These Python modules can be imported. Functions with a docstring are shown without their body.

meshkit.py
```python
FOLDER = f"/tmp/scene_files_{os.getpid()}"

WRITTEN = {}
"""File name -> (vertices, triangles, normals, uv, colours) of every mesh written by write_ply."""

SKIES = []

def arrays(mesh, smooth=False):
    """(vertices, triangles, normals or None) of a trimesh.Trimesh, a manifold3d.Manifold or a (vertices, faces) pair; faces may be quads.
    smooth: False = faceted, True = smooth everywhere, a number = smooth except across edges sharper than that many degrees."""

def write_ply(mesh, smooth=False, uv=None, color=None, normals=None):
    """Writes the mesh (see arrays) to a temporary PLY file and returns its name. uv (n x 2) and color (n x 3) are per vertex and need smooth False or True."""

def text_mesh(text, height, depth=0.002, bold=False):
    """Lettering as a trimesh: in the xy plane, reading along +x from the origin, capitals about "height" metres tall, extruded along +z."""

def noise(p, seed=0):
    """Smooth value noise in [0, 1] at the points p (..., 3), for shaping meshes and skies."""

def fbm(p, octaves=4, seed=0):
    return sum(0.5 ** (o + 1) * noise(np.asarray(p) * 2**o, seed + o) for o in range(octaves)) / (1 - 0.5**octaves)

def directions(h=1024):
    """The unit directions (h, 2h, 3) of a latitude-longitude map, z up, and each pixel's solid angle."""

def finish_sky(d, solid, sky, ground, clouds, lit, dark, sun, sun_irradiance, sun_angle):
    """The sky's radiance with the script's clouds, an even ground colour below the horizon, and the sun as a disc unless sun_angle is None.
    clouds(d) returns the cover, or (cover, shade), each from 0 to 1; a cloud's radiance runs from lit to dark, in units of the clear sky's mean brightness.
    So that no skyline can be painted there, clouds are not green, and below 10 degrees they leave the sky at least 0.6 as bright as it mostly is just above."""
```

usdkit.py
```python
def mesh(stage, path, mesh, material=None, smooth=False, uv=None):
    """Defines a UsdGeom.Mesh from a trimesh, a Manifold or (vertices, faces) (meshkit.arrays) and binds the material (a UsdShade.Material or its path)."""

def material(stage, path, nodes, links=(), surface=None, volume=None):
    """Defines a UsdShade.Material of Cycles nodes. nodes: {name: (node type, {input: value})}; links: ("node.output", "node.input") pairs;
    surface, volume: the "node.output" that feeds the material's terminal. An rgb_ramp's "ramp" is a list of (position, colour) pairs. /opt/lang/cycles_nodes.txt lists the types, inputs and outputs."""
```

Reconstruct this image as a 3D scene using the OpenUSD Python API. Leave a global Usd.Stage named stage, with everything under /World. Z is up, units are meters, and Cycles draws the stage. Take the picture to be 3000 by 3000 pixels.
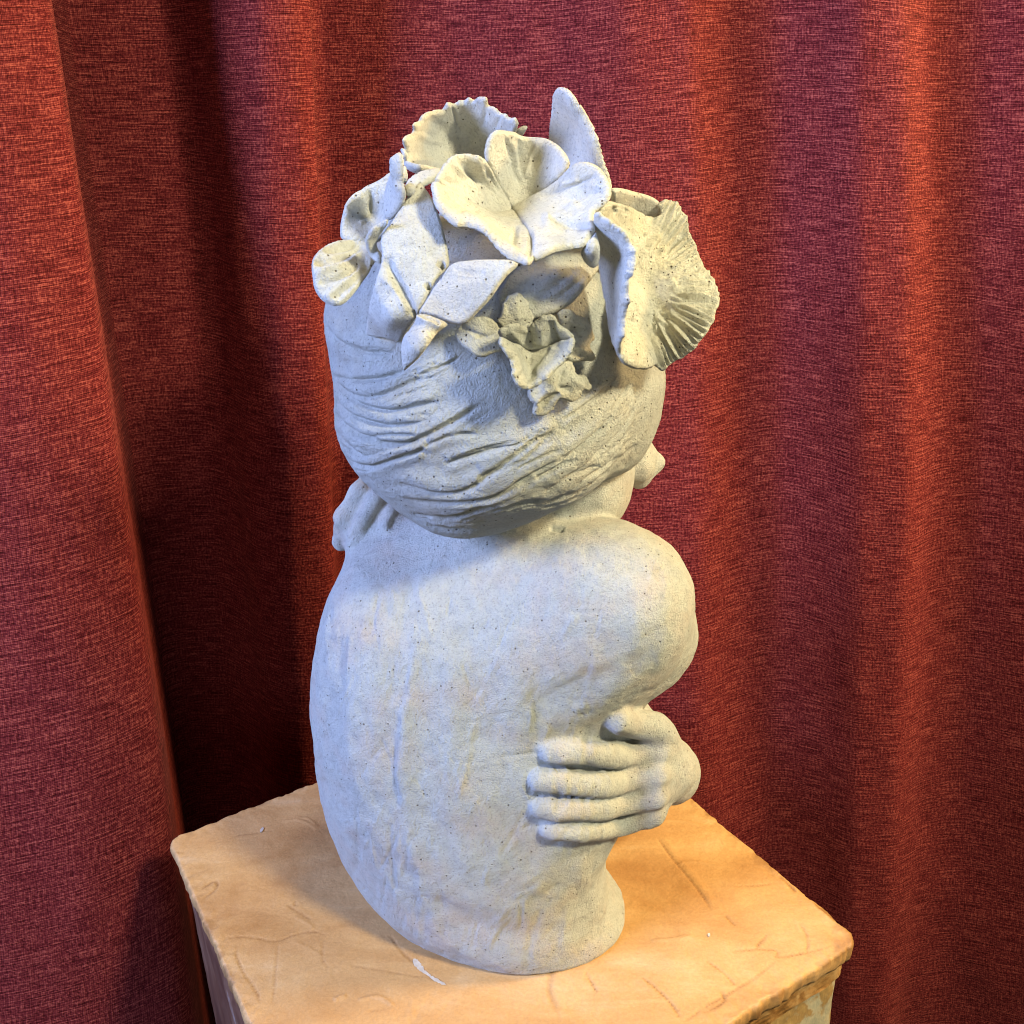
import math
import numpy as np
import trimesh
import shapely
from shapely.geometry import Polygon
from scipy.sparse import csr_matrix
from scipy.spatial import Delaunay, cKDTree
from scipy.interpolate import RBFInterpolator, CubicSpline, PchipInterpolator
from scipy.ndimage import map_coordinates, spline_filter
from pxr import Usd, UsdGeom, UsdLux, UsdShade, Gf, Sdf
import usdkit
import meshkit

stage = Usd.Stage.CreateInMemory()
UsdGeom.SetStageUpAxis(stage, UsdGeom.Tokens.z)
UsdGeom.SetStageMetersPerUnit(stage, 1.0)
world = UsdGeom.Xform.Define(stage, '/World')
stage.SetDefaultPrim(world.GetPrim())
rng = np.random.default_rng(7)

# ------------------------------------------------------------------ camera
PITCH, ROLL, FOCAL, CAM_H = 0.4181, -0.0255, 1877.93 / 1932, 1.589
FWD = np.array([0, math.cos(PITCH), -math.sin(PITCH)])
_r, _u = np.array([1, 0, 0.]), np.array([0, math.sin(PITCH), math.cos(PITCH)])
RIGHT, UP = _r * math.cos(ROLL) + _u * math.sin(ROLL), _u * math.cos(ROLL) - _r * math.sin(ROLL)
EYE = np.array([0, 0, CAM_H])
cam = UsdGeom.Camera.Define(stage, '/World/camera')
m = Gf.Matrix4d(1)
for i, a in enumerate((RIGHT, UP, -FWD, EYE)):
    m.SetRow(i, Gf.Vec4d(*map(float, a), 1.0 if i == 3 else 0.0))
cam.AddTransformOp().Set(m)
cam.CreateHorizontalApertureAttr(36.0)
cam.CreateVerticalApertureAttr(36.0)
cam.CreateFocalLengthAttr(36.0 * FOCAL)
cam.CreateClippingRangeAttr(Gf.Vec2f(0.02, 100))
cam.CreateExposureAttr(0.0)

# ------------------------------------------------------------------ lights, all out of view
def rect_light(name, pos, aim, w, h, power, color):
    l = UsdLux.RectLight.Define(stage, '/World/' + name)
    z = np.array(pos, float) - np.array(aim, float)
    z /= np.linalg.norm(z)
    x = np.cross([0, 0, 1.0], z)
    if np.linalg.norm(x) < 1e-3:
        x = np.array([1.0, 0, 0])
    x /= np.linalg.norm(x)
    y = np.cross(z, x)
    mm = Gf.Matrix4d(1)
    for i, a in enumerate((x, y, z, pos)):
        mm.SetRow(i, Gf.Vec4d(*map(float, a), 1.0 if i == 3 else 0.0))
    l.AddTransformOp().Set(mm)
    l.CreateWidthAttr(w)
    l.CreateHeightAttr(h)
    l.CreateNormalizeAttr(True)
    l.CreateIntensityAttr(power)
    l.CreateColorAttr(Gf.Vec3f(*color))
    return l

TARGET = (-0.02, 0.6, 1.25)
rect_light('unseen_warm_lamp', (0.66, -0.12, 2.20), TARGET, 0.15, 0.15, 7.0, (1.0, 0.89, 0.60))  # unseen key at front right, lights the sculpture from above
rect_light('unseen_warm_side_lamp', (1.35, 0.66, 2.0), (0.0, 0.9, 1.2), 0.4, 0.4, 12.5, (1.0, 0.68, 0.30))  # out of view, placed to graze the right-facing curtain folds
rect_light('unseen_warm_top_lamp', (0.16, 0.84, 2.9), TARGET, 0.22, 0.22, 3.0, (1.0, 0.78, 0.40))  # unseen, overhead; throws the soft shadow in front of the base
rect_light('unseen_cool_light', (-1.45, -0.10, 2.05), TARGET, 0.7, 0.7, 24.0, (0.38, 0.50, 1.0))  # unseen broad source, cools the left-facing surfaces
rect_light('added_fill_light', (0.3, -2.0, 1.7), TARGET, 1.6, 1.2, 4.0, (0.95, 0.97, 0.93))  # fill added behind the camera to lift the shadows

# ------------------------------------------------------------------ helpers
def px(pts, crop=None):
    """photo points -> 1932 px frame. crop = (x0, y0, side) in 3000 px photo coordinates, points in a 1932 px enlargement of it"""
    p = np.asarray(pts, float)
    if crop is None:
        return p
    x0, y0, s = crop
    return (np.array([x0, y0]) + p * (s / 1932)) * (1932 / 3000)

A, B, CC, D, E5 = (850, 200, 650), (1200, 200, 650), (1500, 500, 650), (900, 700, 650), (1250, 750, 650)
F6, G7, H8 = (1400, 1100, 750), (900, 1300, 750), (1450, 1950, 700)
P1, P2, P3 = (850, 2000, 1000), (450, 2200, 800), (1800, 2200, 800)
FPX = FOCAL * 1932

def rays(p):
    p = np.atleast_2d(p)
    return FWD + np.outer((p[:, 0] - 966) / FPX, RIGHT) + np.outer((966 - p[:, 1]) / FPX, UP)

def at(x, y, Y):
    d = rays((x, y))[0]
    return EYE + d * (Y / d[1])

def on_top(p, z=1.0):
    d = rays(p)
    return EYE + d * ((z - CAM_H) / d[:, 2:3])

def project(v):
    q = np.asarray(v) - EYE
    z = q @ FWD
    return np.stack([966 + FPX * (q @ RIGHT) / z, 966 - FPX * (q @ UP) / z], -1)

def tag(prim, **kw):
    prim = prim.GetPrim() if hasattr(prim, 'GetPrim') else prim
    for k, v in kw.items():
        prim.SetCustomDataByKey(k, v)
    return prim

used = {}
def path(parent, name):
    k = (parent, name)
    n = used.get(k, 0)
    used[k] = n + 1
    return f'{parent}/{name}' + (f'_{n:03d}' if n else '')

def put(parent, name, mesh, mat, smooth=True, uv=None, label=None):
    p = path(parent, name)
    o = usdkit.mesh(stage, p, mesh, mat, smooth=smooth, uv=uv)
    if label:
        tag(o, label=label)
    return p

def chaikin(p, n=2, closed=True):
    p = np.asarray(p, float)
    for _ in range(n):
        q = np.roll(p, -1, 0) if closed else p[1:]
        a = p if closed else p[:-1]
        r = np.stack([a * .75 + q * .25, a * .25 + q * .75], 1).reshape(-1, 2)
        p = r if closed else np.vstack([p[:1], r, p[-1:]])
    return p

def resample(p, step, closed=True):
    p = np.asarray(p, float)
    if closed:
        p = np.vstack([p, p[:1]])
    s = np.r_[0, np.cumsum(np.linalg.norm(np.diff(p, axis=0), axis=1))]
    n = max(4, int(round(s[-1] / step)))
    t = np.linspace(0, s[-1], n + 1)
    q = np.stack([np.interp(t, s, p[:, k]) for k in range(p.shape[1])], 1)
    return q[:-1] if closed else q

def smooth_line(p, step=2.0):
    return resample(chaikin(p, 3, closed=False), step, closed=False)

def strokes_field(q, strokes):
    """sum of stroke reliefs at 2d points q. stroke = (points, half width, height[, taper]); negative height = groove"""
    out = np.zeros(len(q))
    for st in strokes:
        line, w, h = smooth_line(st[0]), st[1], st[2]
        lo, hi = line.min(0) - 3 * w, line.max(0) + 3 * w
        sel = np.nonzero(((q > lo) & (q < hi)).all(1))[0]
        if not len(sel):
            continue
        d, i = cKDTree(line).query(q[sel], distance_upper_bound=3 * w)
        ok = np.isfinite(d)
        sel, d, i = sel[ok], d[ok], i[ok]
        t = i / max(1, len(line) - 1)
        taper = np.clip(np.minimum(t, 1 - t) / 0.15, 0.0, 1) ** 0.7
        out[sel] += h * taper * np.exp(-(d / w) ** 2)
    return out

def normals_of(v, f):
    n = np.zeros_like(v)
    c = np.cross(v[f[:, 1]] - v[f[:, 0]], v[f[:, 2]] - v[f[:, 0]])
    for k in range(3):
        np.add.at(n, f[:, k], c)
    return n / np.maximum(np.linalg.norm(n, axis=1, keepdims=True), 1e-12)

# ---- signed-distance sculpting
class Clay:
    def __init__(self, lo, hi, h):
        self.lo, self.h = np.array(lo, float), h
        self.n = np.ceil((np.array(hi) - self.lo) / h).astype(int) + 1
        self.g = np.full(self.n, 1.0, np.float32)
        self.ax = [self.lo[k] + h * np.arange(self.n[k]) for k in range(3)]

    def add(self, fn, lo, hi, k=0.01, cut=False):
        lo, hi = np.array(lo) - k - 4 * self.h, np.array(hi) + k + 4 * self.h
        i0 = np.clip(np.floor((lo - self.lo) / self.h).astype(int), 0, self.n)
        i1 = np.clip(np.ceil((hi - self.lo) / self.h).astype(int) + 1, 0, self.n)
        if (i1 <= i0).any():
            return
        sl = tuple(slice(a, b) for a, b in zip(i0, i1))
        X, Y, Z = np.meshgrid(*[self.ax[j][sl[j]] for j in range(3)], indexing='ij')
        d = fn(X, Y, Z)
        a = self.g[sl]
        if cut:
            d = -d
            hh = np.clip(0.5 + 0.5 * (a - d) / k, 0, 1)
            self.g[sl] = d * (1 - hh) + a * hh + k * hh * (1 - hh)
        else:
            hh = np.clip(0.5 + 0.5 * (d - a) / k, 0, 1)
            self.g[sl] = d * (1 - hh) + a * hh - k * hh * (1 - hh)

    def ball(self, c, r, k=0.01, cut=False):
        r = np.broadcast_to(np.asarray(r, float), 3)
        c = np.asarray(c, float)
        def fn(X, Y, Z):
            p = np.sqrt(((X - c[0]) / r[0]) ** 2 + ((Y - c[1]) / r[1]) ** 2 + ((Z - c[2]) / r[2]) ** 2)
            q = np.sqrt(((X - c[0]) / r[0] ** 2) ** 2 + ((Y - c[1]) / r[1] ** 2) ** 2 + ((Z - c[2]) / r[2] ** 2) ** 2)
            return p * (p - 1) / np.maximum(q, 1e-6)
        self.add(fn, c - r, c + r, k, cut)

    def bone(self, a, b, ra, rb, k=0.01, cut=False):
        a, b = np.asarray(a, float), np.asarray(b, float)
        ab = b - a
        L = ab @ ab
        def fn(X, Y, Z):
            t = np.clip(((X - a[0]) * ab[0] + (Y - a[1]) * ab[1] + (Z - a[2]) * ab[2]) / L, 0, 1)
            return np.sqrt((X - a[0] - t * ab[0]) ** 2 + (Y - a[1] - t * ab[1]) ** 2 + (Z - a[2] - t * ab[2]) ** 2) - (ra + (rb - ra) * t)
        R = max(ra, rb)
        self.add(fn, np.minimum(a, b) - R, np.maximum(a, b) + R, k, cut)

    def chain(self, pts, radii, k=0.01, join=0.004):
        sub = Clay(np.min(pts, 0) - max(radii) - k - 6 * self.h, np.max(pts, 0) + max(radii) + k + 6 * self.h, self.h)
        i0 = np.round((sub.lo - self.lo) / self.h).astype(int)
        sub.lo = self.lo + i0 * self.h
        sub.ax = [sub.lo[j] + self.h * np.arange(sub.n[j]) for j in range(3)]
        for a, b, ra, rb in zip(pts[:-1], pts[1:], radii[:-1], radii[1:]):
            sub.bone(a, b, ra, rb, join)
        a0, a1 = np.maximum(i0, 0), np.minimum(i0 + sub.n, self.n)
        s = tuple(slice(p, q) for p, q in zip(a0, a1))
        t = tuple(slice(p - o, q - o) for p, q, o in zip(a0, a1, i0))
        a, d = self.g[s], sub.g[t]
        hh = np.clip(0.5 + 0.5 * (d - a) / k, 0, 1)
        self.g[s] = d * (1 - hh) + a * hh - k * hh * (1 - hh)

    def sample(self, p, order=1, coef=None):
        return map_coordinates(self.g if coef is None else coef, ((np.asarray(p) - self.lo) / self.h).T, order=order, mode='nearest', prefilter=False)

    def hit(self, q, near=0.35, far=0.95):
        """world point where the view ray of photo point q first meets the clay (None = miss)"""
        d = rays(q)[0]
        t = np.arange(near, far, 0.0006)
        s = self.sample(EYE + d * t[:, None])
        i = np.nonzero(s < 0)[0]
        return None if not len(i) else EYE + d * t[i[0]]

    def mesh(self, divide=1):
        g = self.g
        inside = g < 0
        n = np.array(g.shape)
        c = np.zeros(n - 1, np.int8)
        corners = [(i, j, k) for i in (0, 1) for j in (0, 1) for k in (0, 1)]
        for i, j, k in corners:
            c += inside[i:n[0] - 1 + i, j:n[1] - 1 + j, k:n[2] - 1 + k]
        cells = np.argwhere((c > 0) & (c < 8))
        idx = np.full(n - 1, -1, np.int64)
        idx[tuple(cells.T)] = np.arange(len(cells))
        vals = np.stack([g[cells[:, 0] + i, cells[:, 1] + j, cells[:, 2] + k] for i, j, k in corners], 1)
        acc, cnt = np.zeros((len(cells), 3)), np.zeros(len(cells))
        cn = np.array(corners, float)
        for a in range(8):
            for b in range(a + 1, 8):
                if np.abs(cn[a] - cn[b]).sum() == 1:
                    x = (vals[:, a] < 0) != (vals[:, b] < 0)
                    t = vals[:, a] / np.where(x, vals[:, a] - vals[:, b], 1)
                    acc[x] += (cn[a] + t[:, None] * (cn[b] - cn[a]))[x]
                    cnt[x] += 1
        v = self.lo + self.h * (cells + acc / cnt[:, None])
        quads = []
        for ax in range(3):
            o1, o2 = [(1, 2), (2, 0), (0, 1)][ax]
            sl0, sl1 = [slice(None)] * 3, [slice(None)] * 3
            sl0[ax], sl1[ax] = slice(0, n[ax] - 1), slice(1, n[ax])
            a, b = inside[tuple(sl0)], inside[tuple(sl1)]
            e = np.argwhere(a != b)
            ok = (e[:, o1] > 0) & (e[:, o2] > 0) & (e[:, o1] < n[o1] - 1) & (e[:, o2] < n[o2] - 1)
            e = e[ok]
            flip = a[tuple(e.T)]
            def nb(d1, d2):
                x = e.copy()
                x[:, o1] -= d1
                x[:, o2] -= d2
                return idx[tuple(x.T)]
            q = np.stack([nb(1, 1), nb(0, 1), nb(0, 0), nb(1, 0)], 1)
            q[~flip] = q[~flip][:, ::-1]
            quads.append(q)
        q = np.vstack(quads)
        f = np.vstack([q[:, [0, 1, 2]], q[:, [0, 2, 3]]])
        coef = spline_filter(g.astype(np.float64), 3)
        for it in range(divide + 1):
            if it:
                v, f = trimesh.remesh.subdivide(v, f)
            for _ in range(2):
                eps = self.h * 0.5
                d = self.sample(v, 3, coef)
                gr = np.stack([self.sample(v + np.eye(3)[k] * eps, 3, coef) - self.sample(v - np.eye(3)[k] * eps, 3, coef) for k in range(3)], 1) / (2 * eps)
                v = v - gr * (np.clip(d, -self.h, self.h) / np.maximum((gr ** 2).sum(1), 0.05))[:, None] * 0.9
        if divide:
            e = np.vstack([f[:, [0, 1]], f[:, [1, 2]], f[:, [2, 0]]])
            W = csr_matrix((np.ones(len(e) * 2), (np.r_[e[:, 0], e[:, 1]], np.r_[e[:, 1], e[:, 0]])), shape=(len(v), len(v)))
            deg = np.maximum(np.asarray(W.sum(1)), 1)
            for w in (0.5, -0.52, 0.5, -0.52):
                v = v + w * (W @ v / deg - v)
        return v, f

def relief(v, f, strokes, extra=None, clip=-0.05):
    """presses strokes (photo 1932 px lines) into the side of a clay surface that faces the viewer"""
    n = normals_of(v, f)
    view = EYE - v
    view /= np.linalg.norm(view, axis=1, keepdims=True)
    face = np.clip(((n * view).sum(1) - clip) / 0.25, 0, 1)
    d = strokes_field(project(v), strokes) * face
    d = 0.0034 * np.tanh(d / 0.0034)
    if extra is not None:
        d = d + extra(v, n)
    return v + n * d[:, None]

def fb(v, scale, octaves=3, seed=0):
    return meshkit.fbm(np.asarray(v) / scale + 50, octaves, seed) - 0.5

# ---- thin clay sheets (petals, leaves) cut to an outline and bent in depth
def sheet(outline, depths, thick=0.006, crop=None, soft=2, strokes=(), jag=0.0, jagf=9, step=3.2, rough=0.0005, seed=0, near=None, back=0.0):
    """outline: photo points; depths: (x, y, Y metres) or (x, y, 'h', lift above clay `near`); returns a closed sheet with rounded rims"""
    o = chaikin(px(outline, crop), soft)
    o = resample(o, step)
    if jag:
        tang = np.roll(o, -1, 0) - np.roll(o, 1, 0)
        nn = np.stack([tang[:, 1], -tang[:, 0]], 1) / np.maximum(np.linalg.norm(tang, axis=1), 1e-6)[:, None]
        z = np.zeros(len(o))
        amp = meshkit.fbm(np.c_[o / jagf, z + seed], 3, seed) - 0.5
        o = o + nn * (amp * 2 * jag)[:, None]
    poly = Polygon(o).buffer(0)
    if poly.geom_type != 'Polygon':
        poly = max(poly.geoms, key=lambda g: g.area)
    o = resample(np.array(poly.exterior.coords)[:-1], step)
    poly = Polygon(o)
    x0, y0, x1, y1 = poly.bounds
    gy = np.arange(y0, y1, step * 0.87)
    pts = np.concatenate([np.c_[np.arange(x0 + (k % 2) * step / 2, x1, step), np.full(len(np.arange(x0 + (k % 2) * step / 2, x1, step)), y)] for k, y in enumerate(gy)])
    sp = shapely.points(pts)
    shapely.prepare(poly)
    keep = shapely.contains(poly, sp)
    dist = shapely.distance(poly.exterior, sp)
    pts = pts[keep & (dist > step * 0.55)]
    q = np.vstack([o, pts])
    tri = Delaunay(q).simplices
    tri = tri[shapely.contains(poly, shapely.points(q[tri].mean(1)))]
    dd = shapely.distance(poly.exterior, shapely.points(q))
    dd[:len(o)] = 0
    cp, cy = [], []
    for d in depths:
        p = px([d[:2]], crop)[0]
        cp.append(p)
        if d[2] == 'h':
            hit = near.hit(p)
            cy.append((hit[1] if hit is not None else at(p[0], p[1], 0.56)[1]) - d[3])
        else:
            cy.append(d[2])
    cp, cy = np.array(cp), np.array(cy)
    Y = RBFInterpolator(cp / 100, cy, kernel='thin_plate_spline', smoothing=1e-6, degree=1)(q / 100)
    r = rays(q)
    mid = EYE + r * ((Y + back) / r[:, 1])[:, None]
    c = np.cross(mid[tri[:, 1]] - mid[tri[:, 0]], mid[tri[:, 2]] - mid[tri[:, 0]])
    flip = (c * (EYE - mid[tri[:, 0]])).sum(1) < 0
    tri[flip] = tri[flip][:, ::-1]
    n = normals_of(mid, tri)
    # smooth normals a little so rims stay clean
    depth_here = ((mid - EYE) @ FWD).mean()
    dm = dd * depth_here / FPX
    prof = np.sqrt(np.clip(1 - (1 - np.minimum(dm / (thick * 0.55), 1)) ** 2, 0, 1))
    rel = strokes_field(q, [(px(s[0], crop), s[1], s[2]) for s in strokes]) if len(strokes) else np.zeros(len(q))
    inner = np.clip(dd / (step * 2), 0, 1)
    bump = rel * np.clip(dd / (step * 1.5), 0.25, 1) + rough * 2 * fb(mid, 0.011, 3, seed) + rough * fb(mid, 0.003, 2, seed + 3) * inner
    mid = mid + n * bump[:, None]
    top, bot = mid + n * (thick / 2 * prof)[:, None], mid - n * (thick / 2 * prof)[:, None]
    nb = len(o)
    m_ = len(q)
    remap = np.r_[np.arange(nb), np.arange(m_, m_ + m_ - nb)]
    v = np.vstack([top, bot[nb:]])
    f = np.vstack([tri, remap[tri][:, ::-1]])
    return v, f

# ------------------------------------------------------------------ materials
LOOKS = '/World/Looks'
stage.DefinePrim(LOOKS, 'Scope')

def clay_material(name, base, stain, dark, pit=0.5, grain=1.0):
    n = {
        'g': ('geometry', {}),
        'big': ('noise_texture', {'scale': 26.0, 'detail': 5.0, 'roughness': 0.62}),
        'bigr': ('rgb_ramp', {'ramp': [(0.46, (0, 0, 0)), (0.74, (0.8, 0.8, 0.8))]}),
        'mid': ('noise_texture', {'scale': 120.0, 'detail': 5.0, 'roughness': 0.65}),
        'midr': ('rgb_ramp', {'ramp': [(0.36, (0.90, 0.90, 0.90)), (0.52, (1, 1, 1)), (0.7, (1.04, 1.04, 1.02))]}),
        'fine': ('noise_texture', {'scale': 900.0, 'detail': 3.0, 'roughness': 0.7}),
        'mixa': ('mix', {'mix_type': 'mix', 'color1': base, 'color2': stain}),
        'mixb': ('mix', {'mix_type': 'multiply', 'fac': 1.0}),
        'cell': ('voronoi_texture', {'scale': 420.0, 'randomness': 1.0}),
        'sep': ('separate_color', {}),
        'thr': ('map_range', {'value': 0.0, 'from_min': 1.0 - pit * 0.45, 'from_max': 1.0, 'to_min': 0.0, 'to_max': 0.30, 'clamp': True}),
        'less': ('math', {'math_type': 'subtract'}),
        'pit': ('map_range', {'from_min': -0.02, 'from_max': 0.09, 'to_min': 0.0, 'to_max': 1.0, 'clamp': True}),
        'mixc': ('mix', {'mix_type': 'mix', 'color2': dark}),
        'spk': ('noise_texture', {'scale': 620.0, 'detail': 2.0, 'roughness': 0.7}),
        'spr': ('rgb_ramp', {'ramp': [(0.30, (0.74, 0.74, 0.74)), (0.44, (0.98, 0.98, 0.98)), (0.70, (1.05, 1.05, 1.05))]}),
        'mixd': ('mix', {'mix_type': 'multiply', 'fac': 1.0}),
        'hs1': ('math', {'math_type': 'multiply', 'value2': 0.55}),
        'hs2': ('math', {'math_type': 'multiply_add', 'value2': 0.8}),
        'hs3': ('math', {'math_type': 'multiply_add', 'value2': -0.9}),
        'bump': ('bump', {'strength': min(1.0, 0.70 * grain), 'distance': 0.0045}),
        'p': ('principled_bsdf', {'roughness': 0.82, 'specular_ior_level': 0.22, 'diffuse_roughness': 0.6}),
    }
    l = [('g.position', 'big.vector'), ('g.position', 'mid.vector'), ('g.position', 'fine.vector'), ('g.position', 'cell.vector'),
         ('big.fac', 'bigr.fac'), ('bigr.color', 'mixa.fac'), ('mid.fac', 'midr.fac'), ('mixa.color', 'mixb.color1'), ('midr.color', 'mixb.color2'),
         ('cell.color', 'sep.color'), ('sep.r', 'thr.value'), ('thr.result', 'less.value1'), ('cell.distance', 'less.value2'),
         ('less.value', 'pit.value'), ('pit.result', 'mixc.fac'), ('mixb.color', 'mixc.color1'), ('g.position', 'spk.vector'), ('spk.fac', 'spr.fac'), ('mixc.color', 'mixd.color1'), ('spr.color', 'mixd.color2'), ('mixd.color', 'p.base_color'),
         ('fine.fac', 'hs1.value1'), ('mid.fac', 'hs2.value1'), ('hs1.value', 'hs2.value3'), ('pit.result', 'hs3.value1'), ('hs2.value', 'hs3.value3'),
         ('hs3.value', 'bump.height'), ('bump.normal', 'p.normal')]
    return usdkit.material(stage, f'{LOOKS}/{name}', n, l, surface='p.BSDF')

CLAY = clay_material('pale_clay', (0.47, 0.485, 0.44), (0.50, 0.43, 0.355), (0.17, 0.15, 0.12), 0.30, 1.2)
CLAY_HAIR = clay_material('hair_clay', (0.46, 0.48, 0.44), (0.44, 0.41, 0.33), (0.13, 0.12, 0.10), 0.58, 1.4)
CLAY_ROUGH = clay_material('rough_clay', (0.57, 0.575, 0.49), (0.50, 0.46, 0.32), (0.13, 0.11, 0.08), 1.0, 1.4)
CLAY_PETAL = clay_material('petal_clay', (0.56, 0.57, 0.515), (0.56, 0.51, 0.39), (0.17, 0.15, 0.11), 0.46, 1.1)

def fabric_material():
    P = 0.0014                                                   # thread pitch
    n = {
        'uv': ('texture_coordinate', {}),
        'ms': ('mapping', {'scale': (70.0, 70.0, 1.0)}),
        'drift': ('noise_texture', {'scale': 1.0, 'detail': 2.0}),
        'sep': ('separate_xyz', {}),
        'u': ('math', {'math_type': 'multiply', 'value2': 2 * math.pi / P}),
        'v': ('math', {'math_type': 'multiply', 'value2': 2 * math.pi / P}),
        'du': ('math', {'math_type': 'multiply_add', 'value2': 14.0}),
        'dv': ('math', {'math_type': 'multiply_add', 'value2': -14.0}),
        'su': ('math', {'math_type': 'sine'}),
        'sv': ('math', {'math_type': 'sine'}),
        'm1': ('mapping', {'scale': (1.0 / P, 55.0, 1.0)}),
        'm2': ('mapping', {'scale': (36.0, 1.0 / P, 1.0)}),
        'm3': ('mapping', {'scale': (0.62 / P, 0.62 / P, 1.0)}),
        'warp': ('noise_texture', {'scale': 1.0, 'detail': 1.0}),
        'weft': ('noise_texture', {'scale': 1.0, 'detail': 1.5}),
        'knot': ('noise_texture', {'scale': 1.0, 'detail': 1.0}),
        'a1': ('math', {'math_type': 'multiply_add', 'value2': 0.055}),
        'a2': ('math', {'math_type': 'multiply_add', 'value2': 0.095}),
        'a3': ('math', {'math_type': 'multiply_add', 'value2': 0.42}),
        'a4': ('math', {'math_type': 'multiply_add', 'value2': 0.85}),
        'a5': ('math', {'math_type': 'multiply', 'value2': 0.75}),
        'ramp': ('rgb_ramp', {'ramp': [(0.72, (0.042, 0.003, 0.003)), (0.92, (0.100, 0.0095, 0.013)), (1.08, (0.172, 0.0245, 0.025)), (1.32, (0.38, 0.086, 0.068))]}),
        'norm': ('map_range', {'from_min': 0.0, 'from_max': 2.0, 'to_min': 0.0, 'to_max': 1.0}),
        'bump': ('bump', {'strength': 0.8, 'distance': 0.0012}),
        'p': ('principled_bsdf', {'roughness': 0.8, 'specular_ior_level': 0.1, 'sheen_weight': 0.05, 'sheen_roughness': 0.4, 'sheen_tint': (1.0, 0.5, 0.4), 'diffuse_roughness': 0.3}),
    }
    r = n['ramp'][1]['ramp']
    n['ramp'] = ('rgb_ramp', {'ramp': [(x / 2, c) for x, c in r]})
    l = [('uv.UV', 'ms.vector'), ('ms.vector', 'drift.vector'), ('uv.UV', 'sep.vector'), ('sep.x', 'u.value1'), ('sep.y', 'v.value1'),
         ('drift.fac', 'du.value1'), ('u.value', 'du.value3'), ('drift.fac', 'dv.value1'), ('v.value', 'dv.value3'), ('du.value', 'su.value1'), ('dv.value', 'sv.value1'),
         ('uv.UV', 'm1.vector'), ('uv.UV', 'm2.vector'), ('uv.UV', 'm3.vector'), ('m1.vector', 'warp.vector'), ('m2.vector', 'weft.vector'), ('m3.vector', 'knot.vector'),
         ('knot.fac', 'a5.value1'), ('weft.fac', 'a4.value1'), ('a5.value', 'a4.value3'), ('warp.fac', 'a3.value1'), ('a4.value', 'a3.value3'),
         ('sv.value', 'a2.value1'), ('a3.value', 'a2.value3'), ('su.value', 'a1.value1'), ('a2.value', 'a1.value3'), ('a1.value', 'norm.value'),
         ('norm.result', 'ramp.fac'), ('ramp.color', 'p.base_color'), ('norm.result', 'bump.height'), ('bump.normal', 'p.normal')]
    return usdkit.material(stage, f'{LOOKS}/red_woven_fabric', n, l, surface='p.BSDF')

FABRIC = fabric_material()

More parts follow.
